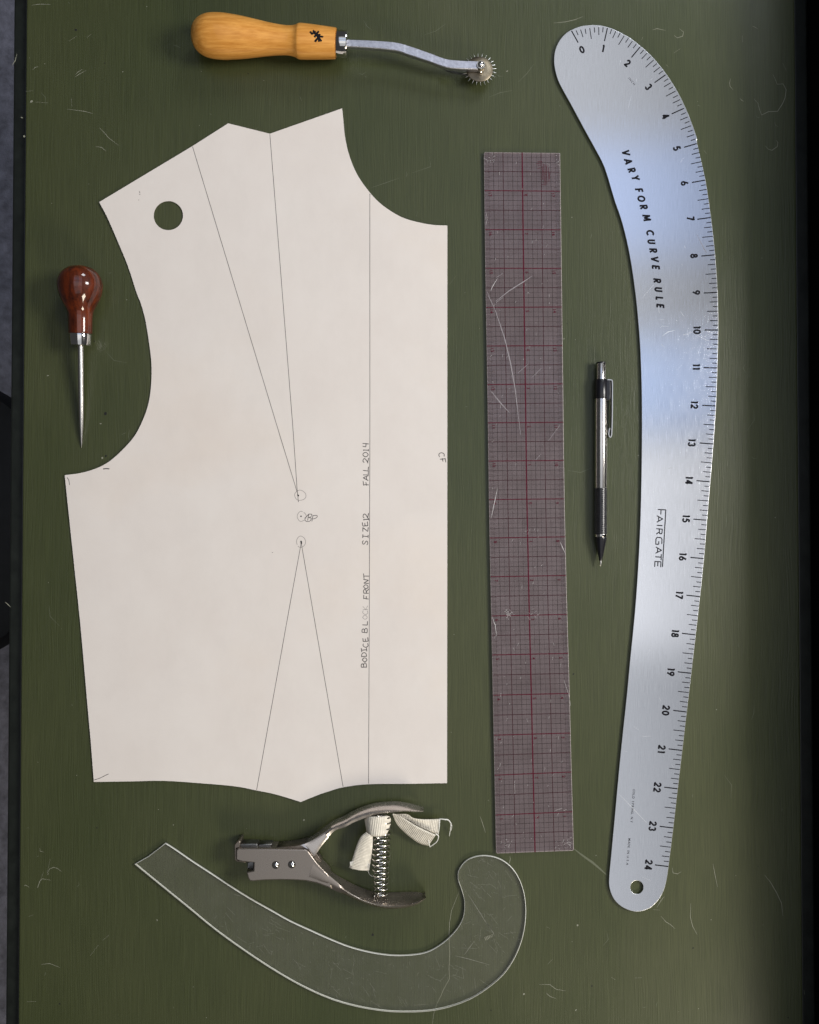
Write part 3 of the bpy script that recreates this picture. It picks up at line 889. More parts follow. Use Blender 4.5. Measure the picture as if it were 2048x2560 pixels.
L = [('V', 212, 198), ('A', 240, 300), ('R', 280, 402), ('Y', 323, 492), ('F', 365, 637), ('O', 392, 735), ('R', 420, 833), ('M', 455, 960), ('C', 495, 1135), ('U', 510, 1240),
     ('R', 532, 1343), ('V', 550, 1445), ('E', 562, 1540), ('R', 578, 1697), ('U', 592, 1800), ('L', 605, 1905), ('E', 614, 1993)]
for i, (ch, X, Y) in enumerate(L):
    a, b = L[max(0, i - 1)], L[min(len(L) - 1, i + 1)]
    printed('letter', ch, 1520 + X / 4.687, 340 + Y / 4.687, 18.5, math.degrees(math.atan2(b[2] - a[2], b[1] - a[1])), 0.25, M['ink'], rule, RP, 0.22)
bm = bmesh.new()
def spaced(bm, txt, p0, p1, h, bold=0.0):
    ang = math.degrees(math.atan2(p1[1] - p0[1], p1[0] - p0[0]))
    wd = {' ': 0.55, 'I': 0.4, '.': 0.3, ',': 0.3, 'M': 1.15, 'W': 1.2}
    ws = [wd.get(c, 0.85) + 0.22 for c in txt]; T = sum(ws); acc = 0
    for c, w in zip(txt, ws):
        t = (acc + w / 2) / T; acc += w
        if c == ' ':
            continue
        x, y = p0[0] + (p1[0] - p0[0]) * t, p0[1] + (p1[1] - p0[1]) * t
        if c in '.,':
            a = R(ang); x -= math.sin(a) * h * 0.45; y += math.cos(a) * h * 0.45
            text_into(bm, c, x, y, h * (0.18 if c == '.' else 0.35), ang, RP, bold)
        else:
            text_into(bm, c, x, y, h, ang, RP, bold)
spaced(bm, 'COLD SPRING, N.Y', (1585.3, 1973), (1578.8, 2057), 5.6, 0.01)
spaced(bm, 'MADE IN U.S.A', (1574, 2095), (1568.5, 2163), 5.6, 0.01)
spaced(bm, 'INCH', (1571.5, 193.5), (1587.5, 212.5), 5.2, 0.0)
bm_put('small_lettering', bm, M['ink'], rule)['kind'] = 'stuff'
# thin drawn maker's word with an overline
def C3(p): return cv(p, 1540, 1200, 4.313)
FG = [C3([(452, 318), (538, 322), (502, 938)]), C3([(487, 322), (484, 372)]),
      C3([(440, 455), (505, 420), (442, 385)]), C3([(462, 398), (461, 443)]), C3([(440, 488), (502, 492)]),
      C3([(435, 525), (500, 530), (497, 570), (485, 582), (470, 575), (467, 530)]), C3([(468, 560), (434, 583)]),
      C3([(495, 690), (497, 640), (485, 622), (445, 618), (432, 635), (430, 692), (462, 693), (463, 660)]),
      C3([(427, 790), (492, 758), (430, 722)]), C3([(450, 735), (449, 778)]),
      C3([(490, 800), (487, 866)]), C3([(489, 832), (424, 828)]),
      C3([(483, 940), (486, 882), (421, 878), (418, 936)]), C3([(453, 880), (451, 930)])]
strokes('maker_word', split_corners(FG, 40, 0.8), 2.6, RP, M['ink'], rule)
# handling scratches in the metal
sm = [C4([(820, 740), (790, 865)]), cv([(490, 238), (570, 240)], 1540, 760, 4.313), cv([(730, 330), (830, 300)], 1540, 760, 4.313), cv([(880, 340), (990, 395)], 1540, 760, 4.313),
      cv([(500, 345), (560, 300), (635, 285)], 1540, 760, 4.313), cv([(220, 1125), (340, 1250), (450, 1365)], 1480, 1640, 3.267), cv([(410, 655), (480, 655)], 1480, 1640, 3.267),
      cv([(470, 165), (515, 165)], 1540, 760, 4.313), cv([(400, 1900), (530, 1750)], 1520, 340, 4.687), cv([(410, 1805), (480, 1835)], 1480, 1640, 3.267)]
rs = random.Random(21)
for _ in range(26):
    i = rs.randrange(20, len(tk) - 10); x, y = tk[i]; x -= rs.uniform(20, 150)
    a = rs.uniform(0, 3.14); l = rs.uniform(4, 16)
    if inside((x, y), rule_out):
        sm.append([(x, y), (x + l * math.cos(a), y + l * math.sin(a))])
strokes('handling_scratches', sm, 1.1, RZ + 0.00002, M['alu_edge'], rule, True)['kind'] = 'stuff'
strokes('dark_nick', [cv([(565, 1775), (610, 1762)], 1540, 760, 4.313), cv([(1040, 1150), (1130, 1330), (1160, 1370)], 1520, 340, 4.687)], 1.2, RZ + 0.00002, M['pencil_soft'], rule, True)

# ------------------------------------------------------------------ clear plastic grid ruler
YL = [(380, 382.6), (476.3, 478), (574, 574.5), (670.4, 671), (768.3, 767.4), (865, 864), (961.4, 959.5), (1057, 1055.5), (1152.7, 1150.9), (1249, 1247), (1345, 1342),
      (1441.9, 1438.6), (1540, 1536), (1637.5, 1633.5), (1738, 1733.5), (1838, 1832.5), (1938, 1930), (2037.7, 2029.3), (2134, 2126.7)]
ledge = [(1210, 380), (1212, 560), (1214.5, 740), (1219, 1000), (1222.3, 1240), (1228, 1540), (1233.5, 1800), (1240.5, 2134)]
redge = [(1400.4, 382.6), (1403, 560), (1405.5, 760), (1408, 960), (1411.5, 1240), (1417.5, 1500), (1424, 1720), (1428.5, 1900), (1434.7, 2126.7)]
def xat(tab, y):
    for (x0, y0), (x1, y1) in zip(tab, tab[1:]):
        if y <= y1:
            return x0 + (x1 - x0) * (y - y0) / (y1 - y0)
    return tab[-1][0]
def RU(f, v):
    """f across 0..1, v inches from the top edge of the ruler 0..18."""
    i = min(17, max(0, int(v))); t = v - i
    yl = YL[i][0] + (YL[i + 1][0] - YL[i][0]) * t; yr = YL[i][1] + (YL[i + 1][1] - YL[i][1]) * t
    xl_, xr_ = xat(ledge, yl), xat(redge, yr)
    return (xl_ + (xr_ - xl_) * f, yl + (yr - yl) * f)
ruler = thing('grid_ruler', 'smoky clear plastic ruler printed with a maroon inch grid', 'ruler', P(1320, 1250, 0))
oo = cr(redge, 3)[:-1] + [(1434.7, 2124), (1432.5, 2126.8)] + [(1243, 2134), (1240.4, 2131.5)] + list(reversed(cr(ledge, 3)))[1:-1] + [(1210, 383), (1213, 380.2)] + [(1397.5, 382.5)]
prism('blade', oo, 0.0007, 0.0022, [M['ruler'], M['ruler_edge']], ruler, bevel=0.00028)
ZG = 0.0022 + 0.00004
fr8 = [k / 16 for k in range(1, 16)]
thin, mid, half_, inch = [], [], [], []
def across(v, f0=0.004, f1=0.996): return [RU(f0, v), RU(0.5, v), RU(f1, v)]
for i in range(0, 18):
    for e in range(8):
        v = i + e / 8
        if v < 0.05:
            continue
        if e == 0: inch.append(across(v))
        elif e == 4: half_.append(across(v))
        elif e % 2 == 0: mid.append(across(v))
        else: thin.append(across(v, 0.0, 1.0))
    for e in range(16):
        v = i + (e + 0.5) / 16
        thin.append([RU(0.0, v), RU(0.055 if e % 2 else 0.085, v)]); thin.append([RU(1.0, v), RU(0.945 if e % 2 else 0.915, v)])
def along(f): return [RU(f, v * 0.5) for v in range(0, 37)]
for k in range(1, 16):
    f = k / 16
    if k in (4, 12): half_.append(along(f))
    elif k == 8: pass
    elif k % 2 == 0: mid.append(along(f))
    else: thin.append(along(f))
strokes('fine_grid', thin, 0.45, ZG, M['grid_ink'], ruler)['kind'] = 'stuff'
strokes('quarter_inch_grid', mid, 0.85, ZG + 0.00001, M['grid_ink'], ruler)['kind'] = 'stuff'
for q in half_:
    strokes('half_inch_line', [q], 1.5, ZG + 0.00002, M['maroon_dim'], ruler)
for q in inch:
    strokes('inch_line', [q], 2.1, ZG + 0.00003, M['maroon'], ruler)
strokes('centre_line', [along(0.502)], 2.9, ZG + 0.00004, M['maroon'], ruler)
for i in range(1, 18):
    n = 18 - i
    mid_n = abs(9 - n)
    for f, s in ((0.075, str(n)), (0.545, str(mid_n)), (0.90, str(n))):
        x, y = RU(f, i + 0.085)
        bm = bmesh.new()
        text_into(bm, s, x, y + 2, 8.0, 84, ZG + 0.00005, bold=0.012)
        bm_put('numeral', bm, M['maroon'], ruler)
# worn red maker's panel near the top end
smear = [cv(p, 1180, 360, 5.39) for p in ([(885, 240), (945, 230)], [(870, 265), (950, 255)], [(890, 290), (960, 280)], [(880, 330), (925, 325)], [(965, 270), (975, 500)], [(985, 270), (990, 540)],
         [(1005, 290), (1012, 545)], [(1030, 320), (1040, 510)], [(950, 300), (955, 480)], [(945, 545), (1000, 552)], [(960, 520), (985, 530)], [(1048, 380), (1045, 470)])]
strokes('worn_maker_panel', smear, 3.0, ZG + 0.00005, M['maroon'], ruler, True)
# crazing, scratches and a pitted spot in the plastic
def RC1(p): return cv(p, 1200, 740, 4.313)
def RC2(p): return cv(p, 1200, 1220, 4.312)
def RC3(p): return cv(p, 1200, 1700, 4.687)
def RC0(p): return cv(p, 1180, 360, 5.39)
cz = [RC0([(250, 1980), (290, 1900), (345, 1810)]), RC0([(190, 1090), (210, 980)]), RC0([(185, 1020), (200, 930)]), RC2([(865, 580), (890, 640), (918, 700)]),
      RC2([(130, 1385), (165, 1480), (182, 1600)]), RC3([(985, 0), (1045, 185)]), RC3([(870, 1535), (965, 1502)]), RC3([(980, 1528), (1020, 1518)]), RC3([(240, 970), (232, 1020)]),
      RC2([(190, 0), (150, 190), (120, 330)]), RC3([(1045, 185), (1062, 300)]), RC3([(405, 1180), (410, 1330)])]
strokes('deep_scratches', cz, 1.5, ZG + 0.00007, M['crack'], ruler, True)
sw = [RC0([(320, 2120), (500, 1980), (690, 1860), (810, 1780)]), RC1([(170, 75), (255, 10)]), RC1([(90, 0), (160, 140), (215, 300), (265, 450), (330, 720), (380, 1000), (410, 1260), (440, 1500)]),
      RC1([(115, 1020), (220, 1150), (320, 1260)]), RC1([(410, 830), (520, 735)]), RC1([(560, 880), (660, 780)]), RC1([(740, 1560), (860, 1395)]), RC0([(205, 1990), (275, 2150)]),
      RC0([(330, 1800), (420, 1740)]), RC1([(600, 1770), (660, 1700)])]
M['haze_line'] = simple('hazed_scratch', (0.26, 0.235, 0.25), 0.5)
strokes('hazed_scratches', sw, 2.6, ZG + 0.00006, M['haze_line'], ruler, True)
rs = random.Random(4)
nick = []
for (cx, cy, n, s) in ((1223, 398, 16, 9), (1391, 405, 12, 8), (1262, 2112, 14, 10), (1418, 2112, 38, 13), (1272, 1534, 26, 5), (1330, 1540, 10, 6)):
    for _ in range(n):
        x, y = cx + rs.gauss(0, s), cy + rs.gauss(0, s * 0.8)
        if not (xat(ledge, y) + 3 < x < xat(redge, y) - 3 and 386 < y < 2122):
            continue
        a = rs.uniform(0, 6.28); l = rs.uniform(2, 7)
        nick.append([(x, y), (x + l * math.cos(a), y + l * math.sin(a))])
for _ in range(120):
    x, y = RU(rs.uniform(0.04, 0.96), rs.uniform(0.2, 17.8))
    a = rs.gauss(1.9, 0.5); l = rs.uniform(2, 9)
    nick.append([(x, y), (x + l * math.cos(a) * 0.6, y + l * math.sin(a))])
strokes('nicks', nick, 1.2, ZG + 0.00008, M['crack'], ruler, True)['kind'] = 'stuff'

# ------------------------------------------------------------------ clear french curve
def C8(p): return cv(p, 310, 2080, 1.643)
low = [(42, 132), (100, 180), (180, 245), (270, 318), (370, 400), (480, 480), (600, 560), (720, 630), (840, 685), (950, 718), (1060, 737), (1150, 742), (1250, 738), (1340, 720), (1430, 685), (1510, 632),
       (1570, 575), (1615, 500), (1642, 420), (1652, 340), (1648, 270), (1632, 210), (1605, 160), (1565, 122), (1520, 102), (1470, 97), (1425, 107), (1395, 128), (1374, 160), (1372, 195), (1385, 235), (1397, 280),
       (1397, 330), (1385, 370), (1360, 408), (1320, 448), (1270, 482), (1220, 500), (1150, 507), (1080, 505), (1000, 492), (920, 470), (840, 438), (760, 402), (680, 365), (600, 320), (520, 275), (440, 225), (360, 172), (280, 120), (215, 75), (170, 46)]
fo = cr(C8(low), 4) + C8([(150, 62), (100, 100), (60, 123)])
fc = thing('french_curve', 'clear plastic curved template with a hooked end below the hole punch', 'curve template', P(900, 2400, 0))
prism('blade', fo, 0.0002, 0.0022, [M['curve'], M['curve_edge']], fc, bevel=0.00033, res=1)
ZF = 0.0022 + 0.00004
def C9(p): return cv(p, 1100, 2100, 3.75)
fs = [C9([(265, 510), (330, 610), (430, 770), (480, 840)]), C9([(315, 460), (378, 552)]), C9([(200, 1012), (350, 1018)]), C9([(230, 1075), (280, 1005), (325, 945)]), C9([(140, 1085), (250, 1110), (460, 1170)]),
      C9([(525, 945), (570, 1010)]), C9([(590, 1035), (610, 1060)]), C9([(430, 770), (500, 870), (510, 900)]), C9([(0, 1330), (60, 1255)]), C9([(90, 1165), (130, 1195)])]
rs = random.Random(9)
fine = []
for _ in range(230):
    i = rs.randrange(4, 24)
    a, b = C8([low[i]])[0], C8([low[len(low) - 1 - int(i * 1.05)]])[0]
    t = rs.uniform(0.1, 0.9)
    x, y = a[0] + (b[0] - a[0]) * t + rs.gauss(0, 20), a[1] + (b[1] - a[1]) * t + rs.gauss(0, 10)
    if not inside((x, y), fo):
        continue
    an = rs.gauss(0.75, 0.6); l = rs.choice([4, 6, 10, 16, 30])
    q = (x + l * math.cos(an), y + l * math.sin(an))
    if inside(q, fo):
        fine.append([(x, y), q])
M['fine_haze'] = simple('fine_scratch_haze', (0.20, 0.20, 0.17), 0.5)
strokes('deep_scratches', fs, 1.1, ZF, M['fine_haze'], fc, True)
strokes('fine_scratches', fine, 1.0, ZF, M['fine_haze'], fc, True)['kind'] = 'stuff'
# scratched initials
strokes('scratched_initials', [C9([(420, 912), (432, 940)]), C9([(432, 905), (445, 935)]), C9([(445, 900), (458, 928)]), C9([(458, 895), (470, 920)]), C9([(468, 895), (488, 912), (490, 882)])], 1.5, ZF + 0.00002, M['scratch'], fc)

# ------------------------------------------------------------------ tracing wheel
def H1(x, y): return (440 + x / 3.75, y / 3.75)
tw = thing('tracing_wheel', 'tracing wheel with a turned wooden handle and spiked metal disc', 'tracing wheel', P(680, 120, 0))
za, zb = 0.0144, 0.0140
A = P(*H1(143, 322), za); B = P(*H1(1497, 408), zb)
raw = [(0, 0), (4, 30), (10, 62), (22, 96), (45, 130), (75, 156), (110, 176), (150, 190), (200, 198), (260, 201), (320, 200), (400, 193), (480, 184), (560, 172), (640, 159), (720, 146), (800, 136),
       (870, 130), (920, 130), (960, 135), (985, 144), (1003, 153), (1020, 156), (1060, 156), (1150, 151), (1250, 144), (1349, 136), (1354, 132)]
k3 = sc(za) / 3.75
prof = [(t / 1354, r * k3) for t, r in raw]
dense = cr(prof, 3)
hd = lathe('handle', A, B, dense, M['handle'], tw, 64)
ax = (B - A).normalized()
F0 = B + ax * 0.0001; F1 = F0 + ax * (112 * k3)
lathe('ferrule', F0, F1, [(0, 118 * k3), (0.04, 121 * k3), (0.9, 119 * k3), (0.97, 116 * k3), (1.0, 108 * k3), (1.0, 20 * k3)], M['chrome'], tw, 48)
# ink mark on the handle, laid on its curved surface
bvh = BVHTree.FromPolygons([v.co.copy() for v in hd.data.vertices], [list(p.vertices) for p in hd.data.polygons])
mk = [[(1258, 295), (1275, 318), (1300, 300), (1285, 285)], [(1300, 320), (1305, 290)], [(1300, 350), (1315, 318), (1340, 292)], [(1302, 392), (1335, 350), (1350, 318)], [(1330, 340), (1375, 345)],
      [(1325, 318), (1345, 360), (1365, 388)], [(1345, 320), (1340, 392)], [(1370, 340), (1378, 350)], [(1310, 388), (1318, 372)], [(1318, 330), (1332, 345)]]
bm = bmesh.new()
for pl in mk:
    pts = densify([H1(*p) for p in pl], 3)[:-1]
    pts = []
    for a, b in zip(pl, pl[1:]):
        for j in range(6):
            pts.append(H1(a[0] + (b[0] - a[0]) * j / 6, a[1] + (b[1] - a[1]) * j / 6))
    pts.append(H1(*pl[-1]))
    prev = None
    for i, (x, y) in enumerate(pts):
        x0, y0 = pts[max(0, i - 1)]; x1, y1 = pts[min(len(pts) - 1, i + 1)]
        L = math.hypot(x1 - x0, y1 - y0) or 1
        nx, ny = -(y1 - y0) / L * 2.5, (x1 - x0) / L * 2.5
        cur = []
        for s in (1, -1):
            o_, d_ = ray(x + nx * s, y + ny * s)
            h = bvh.ray_cast(o_, d_)
            cur.append(bm.verts.new(h[0] - d_ * 0.00008))
        if prev:
            bm.faces.new((prev[0], prev[1], cur[1], cur[0]))
        prev = cur
bm_put('ink_mark', bm, M['ink'], tw)
# flat shank, forked around the wheel
def H2(x, y): return (840 + x / 3.75, 60 + y / 3.75)
def strip(name, up, lo, zt, thick, mat, bev=0.0003):
    """A flat bar following two measured edges; zt(t) is the height of its top face along the length."""
    n = 40
    a = cr(up, 12); b = cr(lo, 12)
    bm = bmesh.new(); rings = []
    for i in range(n + 1):
        t = i / n
        pa = a[min(len(a) - 1, round(t * (len(a) - 1)))]; pb = b[min(len(b) - 1, round(t * (len(b) - 1)))]
        z = zt(t)
        wa, wb = P(*pa, z), P(*pb, z)
        e = (wb - wa).normalized() * bev
        dn = Vector((0, 0, -1))
        rings.append([bm.verts.new(p) for p in (wa + dn * bev, wa + e, wb - e, wb + dn * bev, wb + dn * (thick - bev), wb - e + dn * thick, wa + e + dn * thick, wa + dn * (thick - bev))])
    for r0, r1 in zip(rings, rings[1:]):
        for k in range(8):
            bm.faces.new((r0[k], r0[(k + 1) % 8], r1[(k + 1) % 8], r1[k]))
    bm.faces.new(rings[0]); bm.faces.new(rings[-1])
    return put(name, bm_mesh(name, bm), mat, tw)
zsh = lambda t: 0.0166 - 0.0036 * t
strip('shank', [H2(*p) for p in ((80, 141), (350, 152), (560, 170), (700, 207), (880, 270), (1060, 330), (1345, 347))],
      [H2(*p) for p in ((80, 208), (350, 225), (560, 248), (700, 293), (880, 352), (1060, 410), (1330, 424))], zsh, 0.0040, M['shank'], 0.0004)
strip('fork_prong', [H2(*p) for p in ((1010, 385), (1070, 420), (1160, 452), (1250, 462), (1372, 455))], [H2(*p) for p in ((1005, 420), (1060, 447), (1140, 466), (1250, 482), (1372, 478))],
      lambda t: 0.0058, 0.0012, M['punch_dark'])
# spiked wheel lying nearly flat
WZ = 0.0075
wc = P(*H2(1345, 425), WZ)
def tilted(o_c):
    return Matrix.Translation(o_c) @ Matrix.Rotation(R(-7), 4, 'X') @ Matrix.Rotation(R(3), 4, 'Y')
wm = tilted(wc)
k2 = sc(WZ) / 3.75
wr = 128 * k2
lathe('wheel_disc', wm @ Vector((0, 0, -0.0006)), wm @ Vector((0, 0, 0.0006)), [(0, wr * 0.97), (0.2, wr), (0.8, wr), (1.0, wr * 0.96), (1.25, wr * 0.55), (1.25, 0.001)], M['brass'], tw, 48)
sp_me = None
bm = bmesh.new()
nseg = 6
r0 = [bm.verts.new((wr * 0.95, 0.00024 * math.cos(k * math.pi / 3), 0.00024 * math.sin(k * math.pi / 3))) for k in range(nseg)]
r1 = [bm.verts.new((wr * 1.12, 0.00020 * math.cos(k * math.pi / 3), 0.00020 * math.sin(k * math.pi / 3))) for k in range(nseg)]
tip = bm.verts.new((wr * 1.33, 0, 0))
for k in range(nseg):
    bm.faces.new((r0[k], r0[(k + 1) % nseg], r1[(k + 1) % nseg], r1[k])); bm.faces.new((r1[k], r1[(k + 1) % nseg], tip))
bm.faces.new(r0)
sp_me = bm_mesh('spike', bm)
sp_me.materials.append(M['steel'])
for i in range(24):
    o = bpy.data.objects.new('spike', sp_me); COL.objects.link(o)
    o.parent = tw
    o.matrix_parent_inverse = Matrix.Translation(-tw.location)
    o.matrix_basis = wm @ Matrix.Rotation(R(i * 15 + 4), 4, 'Z')
bc = P(*H2(1360, 372), 0.0150)
lathe('washer', bc - Vector((0.0, 0, 0.0105)), bc - Vector((0, 0, 0.0012)), [(0, 0.0022), (0.1, 0.0027), (0.45, 0.0027), (0.5, 0.0022), (0.55, 0.0029), (0.9, 0.0030), (1.0, 0.0026)], M['chrome'], tw, 32)
lathe('axle_bolt', bc - Vector((0, 0, 0.0012)), bc + Vector((0, 0, 0.0006)), [(0, 0.0021), (0.4, 0.0021), (0.7, 0.0018), (0.9, 0.0011), (1.0, 0.0004)], M['chrome'], tw, 24)

# ------------------------------------------------------------------ awl
def A1(x, y): return (110 + x / 4.31, 640 + y / 4.31)
awl = thing('awl', 'awl with a glossy red brown bulb handle and a tapered steel spike', 'awl', P(200, 800, 0))
zh, zt = 0.0150, 0.0006
T0 = P(*A1(386, 98), 0.0172); T1 = P(*A1(406, 2066), zt)
# the axis rises towards the bulb, which rests on the table
axd = T1 - T0
k4 = MPP * 0.976 / 4.31
Ln = 1968
rawh = [(0, 0), (2, 25), (6, 55), (16, 98), (34, 138), (62, 174), (96, 204), (140, 225), (190, 236), (220, 237), (265, 232), (310, 221), (350, 206), (390, 187), (430, 166), (465, 148), (500, 135), (540, 129), (610, 127), (690, 125), (722, 124), (726, 118)]
prof = [(t / Ln, r * k4) for t, r in rawh]
lathe('handle', T0, T1, cr(prof, 3), M['awl_wood'], awl, 64)
fer = [(724, 60), (726, 114), (735, 117), (760, 116), (800, 113), (835, 110), (850, 106), (856, 96), (857, 20)]
lathe('ferrule', T0, T1, [(t / Ln, r * k4) for t, r in fer], M['chrome'], awl, 48)
spk = [(850, 30.5), (1200, 30.5), (1450, 30), (1560, 28.5), (1660, 26), (1760, 21), (1850, 14.5), (1920, 8), (1955, 3.5), (1968, 0.5)]
lathe('spike', T0, T1, [(t / Ln, r * k4) for t, r in spk], M['steel'], awl, 32)

# ------------------------------------------------------------------ mechanical pencil
def P1(x, y): return (1420 + x / 3.85, 880 + y / 3.85)
pen = thing('mechanical_pencil', 'steel mechanical pencil with black collar and knurled black grip', 'pencil', P(1503, 1150, 0))
zc = 0.00445
Q0 = P(*P1(319, 95), zc); Q1 = P(*P1(315, 2062), zc - 0.0004)
k5 = sc(zc) / 3.85; LP = 1967
def seg(name, prof, mat, n=48, mod=None):
    return lathe(name, Q0, Q1, [((y - 95) / LP, r * k5) for y, r in prof], mat, pen, n, True, mod)
seg('button_cap', [(95, 20), (97, 40), (102, 45), (113, 45.5)], M['black_plastic'])
seg('push_button', [(113, 44), (115, 45), (266, 45)], M['barrel'])
seg('collar', [(266, 30), (268, 58), (276, 63.5), (446, 63.5), (453, 61)], M['black_plastic'])
seg('barrel', [(453, 59), (455, 61), (1308, 60.5), (1312, 59)], M['barrel'])
# grip with raised squares
ys = []
nr = 22
for i in range(nr):
    a = 1316 + i * (1752 - 1316) / nr; w = (1752 - 1316) / nr
    ys += [(a, 0), (a + 0.12 * w, 0), (a + 0.24 * w, 1), (a + 0.66 * w, 1), (a + 0.78 * w, 0)]
flag = {}
pr = []
for y, f in [(1311, 0)] + ys + [(1755, 0)]:
    pr.append((y, 55.0)); flag[round((y - 95) / LP, 6)] = f
NS = 26 * 5
def gmod(t, a, r):
    f = flag.get(round(t, 6), 0)
    ph = (a / (2 * math.pi) * 26) % 1.0
    g = 1.0 if 0.18 < ph < 0.82 else 0.0
    return r + f * g * 6.0 * k5
seg('grip', pr, M['rubber'], NS, gmod)
seg('ring', [(1755, 55), (1757, 58.5), (1778, 58.5), (1781, 56)], M['chrome'])
seg('tip_cone', [(1781, 57), (1784, 58), (1800, 57), (1900, 36), (1960, 23), (2005, 15.5), (2010, 12)], M['black_plastic'])
seg('lead_sleeve', [(2008, 9), (2030, 8.5), (2050, 7.5), (2056, 4.5), (2062, 2.5)], M['steel'], 16)
# clip on the right-hand side
zk = 0.0047
cl = [P1(*p) for p in ((372, 273), (405, 276), (419, 292), (420, 420), (419, 620), (414, 780), (409, 812), (400, 824), (390, 815), (387, 788), (392, 755), (400, 735))]
clp = [P(x, y, 0.0037) for x, y in cr(cl, 5)]
bm = bmesh.new(); rings = []
for i, p in enumerate(clp):
    d = (clp[min(i + 1, len(clp) - 1)] - clp[max(i - 1, 0)]).normalized()
    n = Vector((-d.y, d.x, 0)) * 0.00030
    h = Vector((0, 0, 0.0029 if i < len(clp) * 0.75 else 0.0022))
    rings.append([bm.verts.new(q) for q in (p + n + h, p - n + h, p - n - h, p + n - h)])
for a, b in zip(rings, rings[1:]):
    for k in range(4):
        bm.faces.new((a[k], a[(k + 1) % 4], b[(k + 1) % 4], b[k]))
bm.faces.new(rings[0]); bm.faces.new(rings[-1])
put('clip', bm_mesh('clip', bm), M['steel'], pen)
prism('clip_mount', cr([P1(*p) for p in ((372, 280), (408, 281), (411, 300), (411, 440), (405, 458), (372, 456))], 2, True), zk - 0.0026, zk + 0.0026, [M['black_plastic']], pen, bevel=0.0004)

# ------------------------------------------------------------------ hole punch
def U(x, y): return (560 + x / 2.875, 1980 + y / 2.875)
def U2(x, y): return (560 + x / 5.75, 1980 + y / 5.75)
def U3(x, y): return (860 + x / 5.75, 1990 + y / 5.75)
punch = thing('hole_punch', 'nickel plated plier hole punch with a coil spring between its handles', 'hole punch', P(800, 2120, 0))
ZT = 0.0165
body = [U2(*p) for p in ((215, 812), (700, 818), (1165, 826), (1205, 842), (1225, 870), (1280, 945), (1350, 1035), (1440, 1130), (1500, 1190), (1560, 1400), (1480, 1365), (1330, 1310), (1180, 1280), (1000, 1268), (800, 1266), (600, 1270), (420, 1285), (370, 1280), (345, 1240), (325, 1150), (425, 1130), (430, 1020),
                          (320, 1010), (240, 1000), (190, 985), (172, 960), (176, 830))]
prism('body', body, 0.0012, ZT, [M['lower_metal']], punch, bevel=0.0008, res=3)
def leaf(name, lines, mat):
    """A bent handle swept along measured lines; each line is a list of (x, y) with one height, in order around its section."""
    dn = []
    for pts, z in lines:
        q = cr(pts, 10)
        dn.append([P(*q[min(len(q) - 1, round(k * (len(q) - 1) / 90))], (z if not callable(z) else z(k / 90))) for k in range(91)])
    bm = bmesh.new()
    vs = [[bm.verts.new(p) for p in ln] for ln in dn]
    m = len(vs)
    for a in range(m):
        b = (a + 1) % m
        for k in range(90):
            bm.faces.new((vs[a][k], vs[a][k + 1], vs[b][k + 1], vs[b][k]))
    bm.faces.new([v[0] for v in vs]); bm.faces.new([v[-1] for v in vs])
    bmesh.ops.remove_doubles(bm, verts=bm.verts, dist=1e-6)
    me = bm_mesh(name, bm)
    o = put(name, me, mat, punch, True)
    me.set_sharp_from_angle(angle=R(48))
    return o
def drop(line, z1, z0):
    """The same line let down vertically from height z1 to z0, as measured positions."""
    k = (CAM_H - z1) / (CAM_H - z0)
    return [(1024 + (x - 1024) * k, 1240 + (y - 1240) * k) for x, y in line]
lo_in = [U2(1300, 960), U2(1400, 1050), U2(1500, 1130), U2(1620, 1215)] + [U3(*p) for p in ((0, 1215), (130, 1285), (280, 1345), (430, 1392), (640, 1406), (850, 1400), (1040, 1398), (1140, 1420), (1176, 1456))]
lo_rg = [U2(1300, 972), U2(1400, 1088), U2(1500, 1188), U2(1620, 1290)] + [U3(*p) for p in ((0, 1332), (110, 1405), (230, 1468), (360, 1520), (520, 1560), (720, 1574), (920, 1556), (1070, 1512), (1178, 1462))]
lo_mid = [((a[0] + b[0]) / 2, (a[1] + b[1]) / 2) for a, b in zip(lo_in, lo_rg)]
lo_out = [U2(1200, 1282), U2(1330, 1308), U2(1480, 1364), U2(1620, 1428)] + [U3(*p) for p in ((20, 1420), (160, 1490), (290, 1545), (440, 1590), (600, 1617), (740, 1622), (900, 1604), (1050, 1562), (1172, 1480))]
lo_rg2 = [(a[0] * 0.7 + b[0] * 0.3, a[1] * 0.7 + b[1] * 0.3) for a, b in zip(lo_rg, lo_out)]
lo_rg3 = [(a[0] * 0.3 + b[0] * 0.7, a[1] * 0.3 + b[1] * 0.7) for a, b in zip(lo_rg, lo_out)]
ease = lambda t, a, b: a + (b - a) * min(1.0, max(0.0, (t - 0.12) / 0.3))
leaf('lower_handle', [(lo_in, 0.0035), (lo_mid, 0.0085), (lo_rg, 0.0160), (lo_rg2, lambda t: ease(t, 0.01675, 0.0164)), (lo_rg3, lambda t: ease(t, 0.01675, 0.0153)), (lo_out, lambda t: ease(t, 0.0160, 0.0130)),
     (drop(lo_out, 0.0130, 0.0012), 0.0012), (drop(lo_in, 0.0035, 0.0012), 0.0012)], M['lower_metal'])
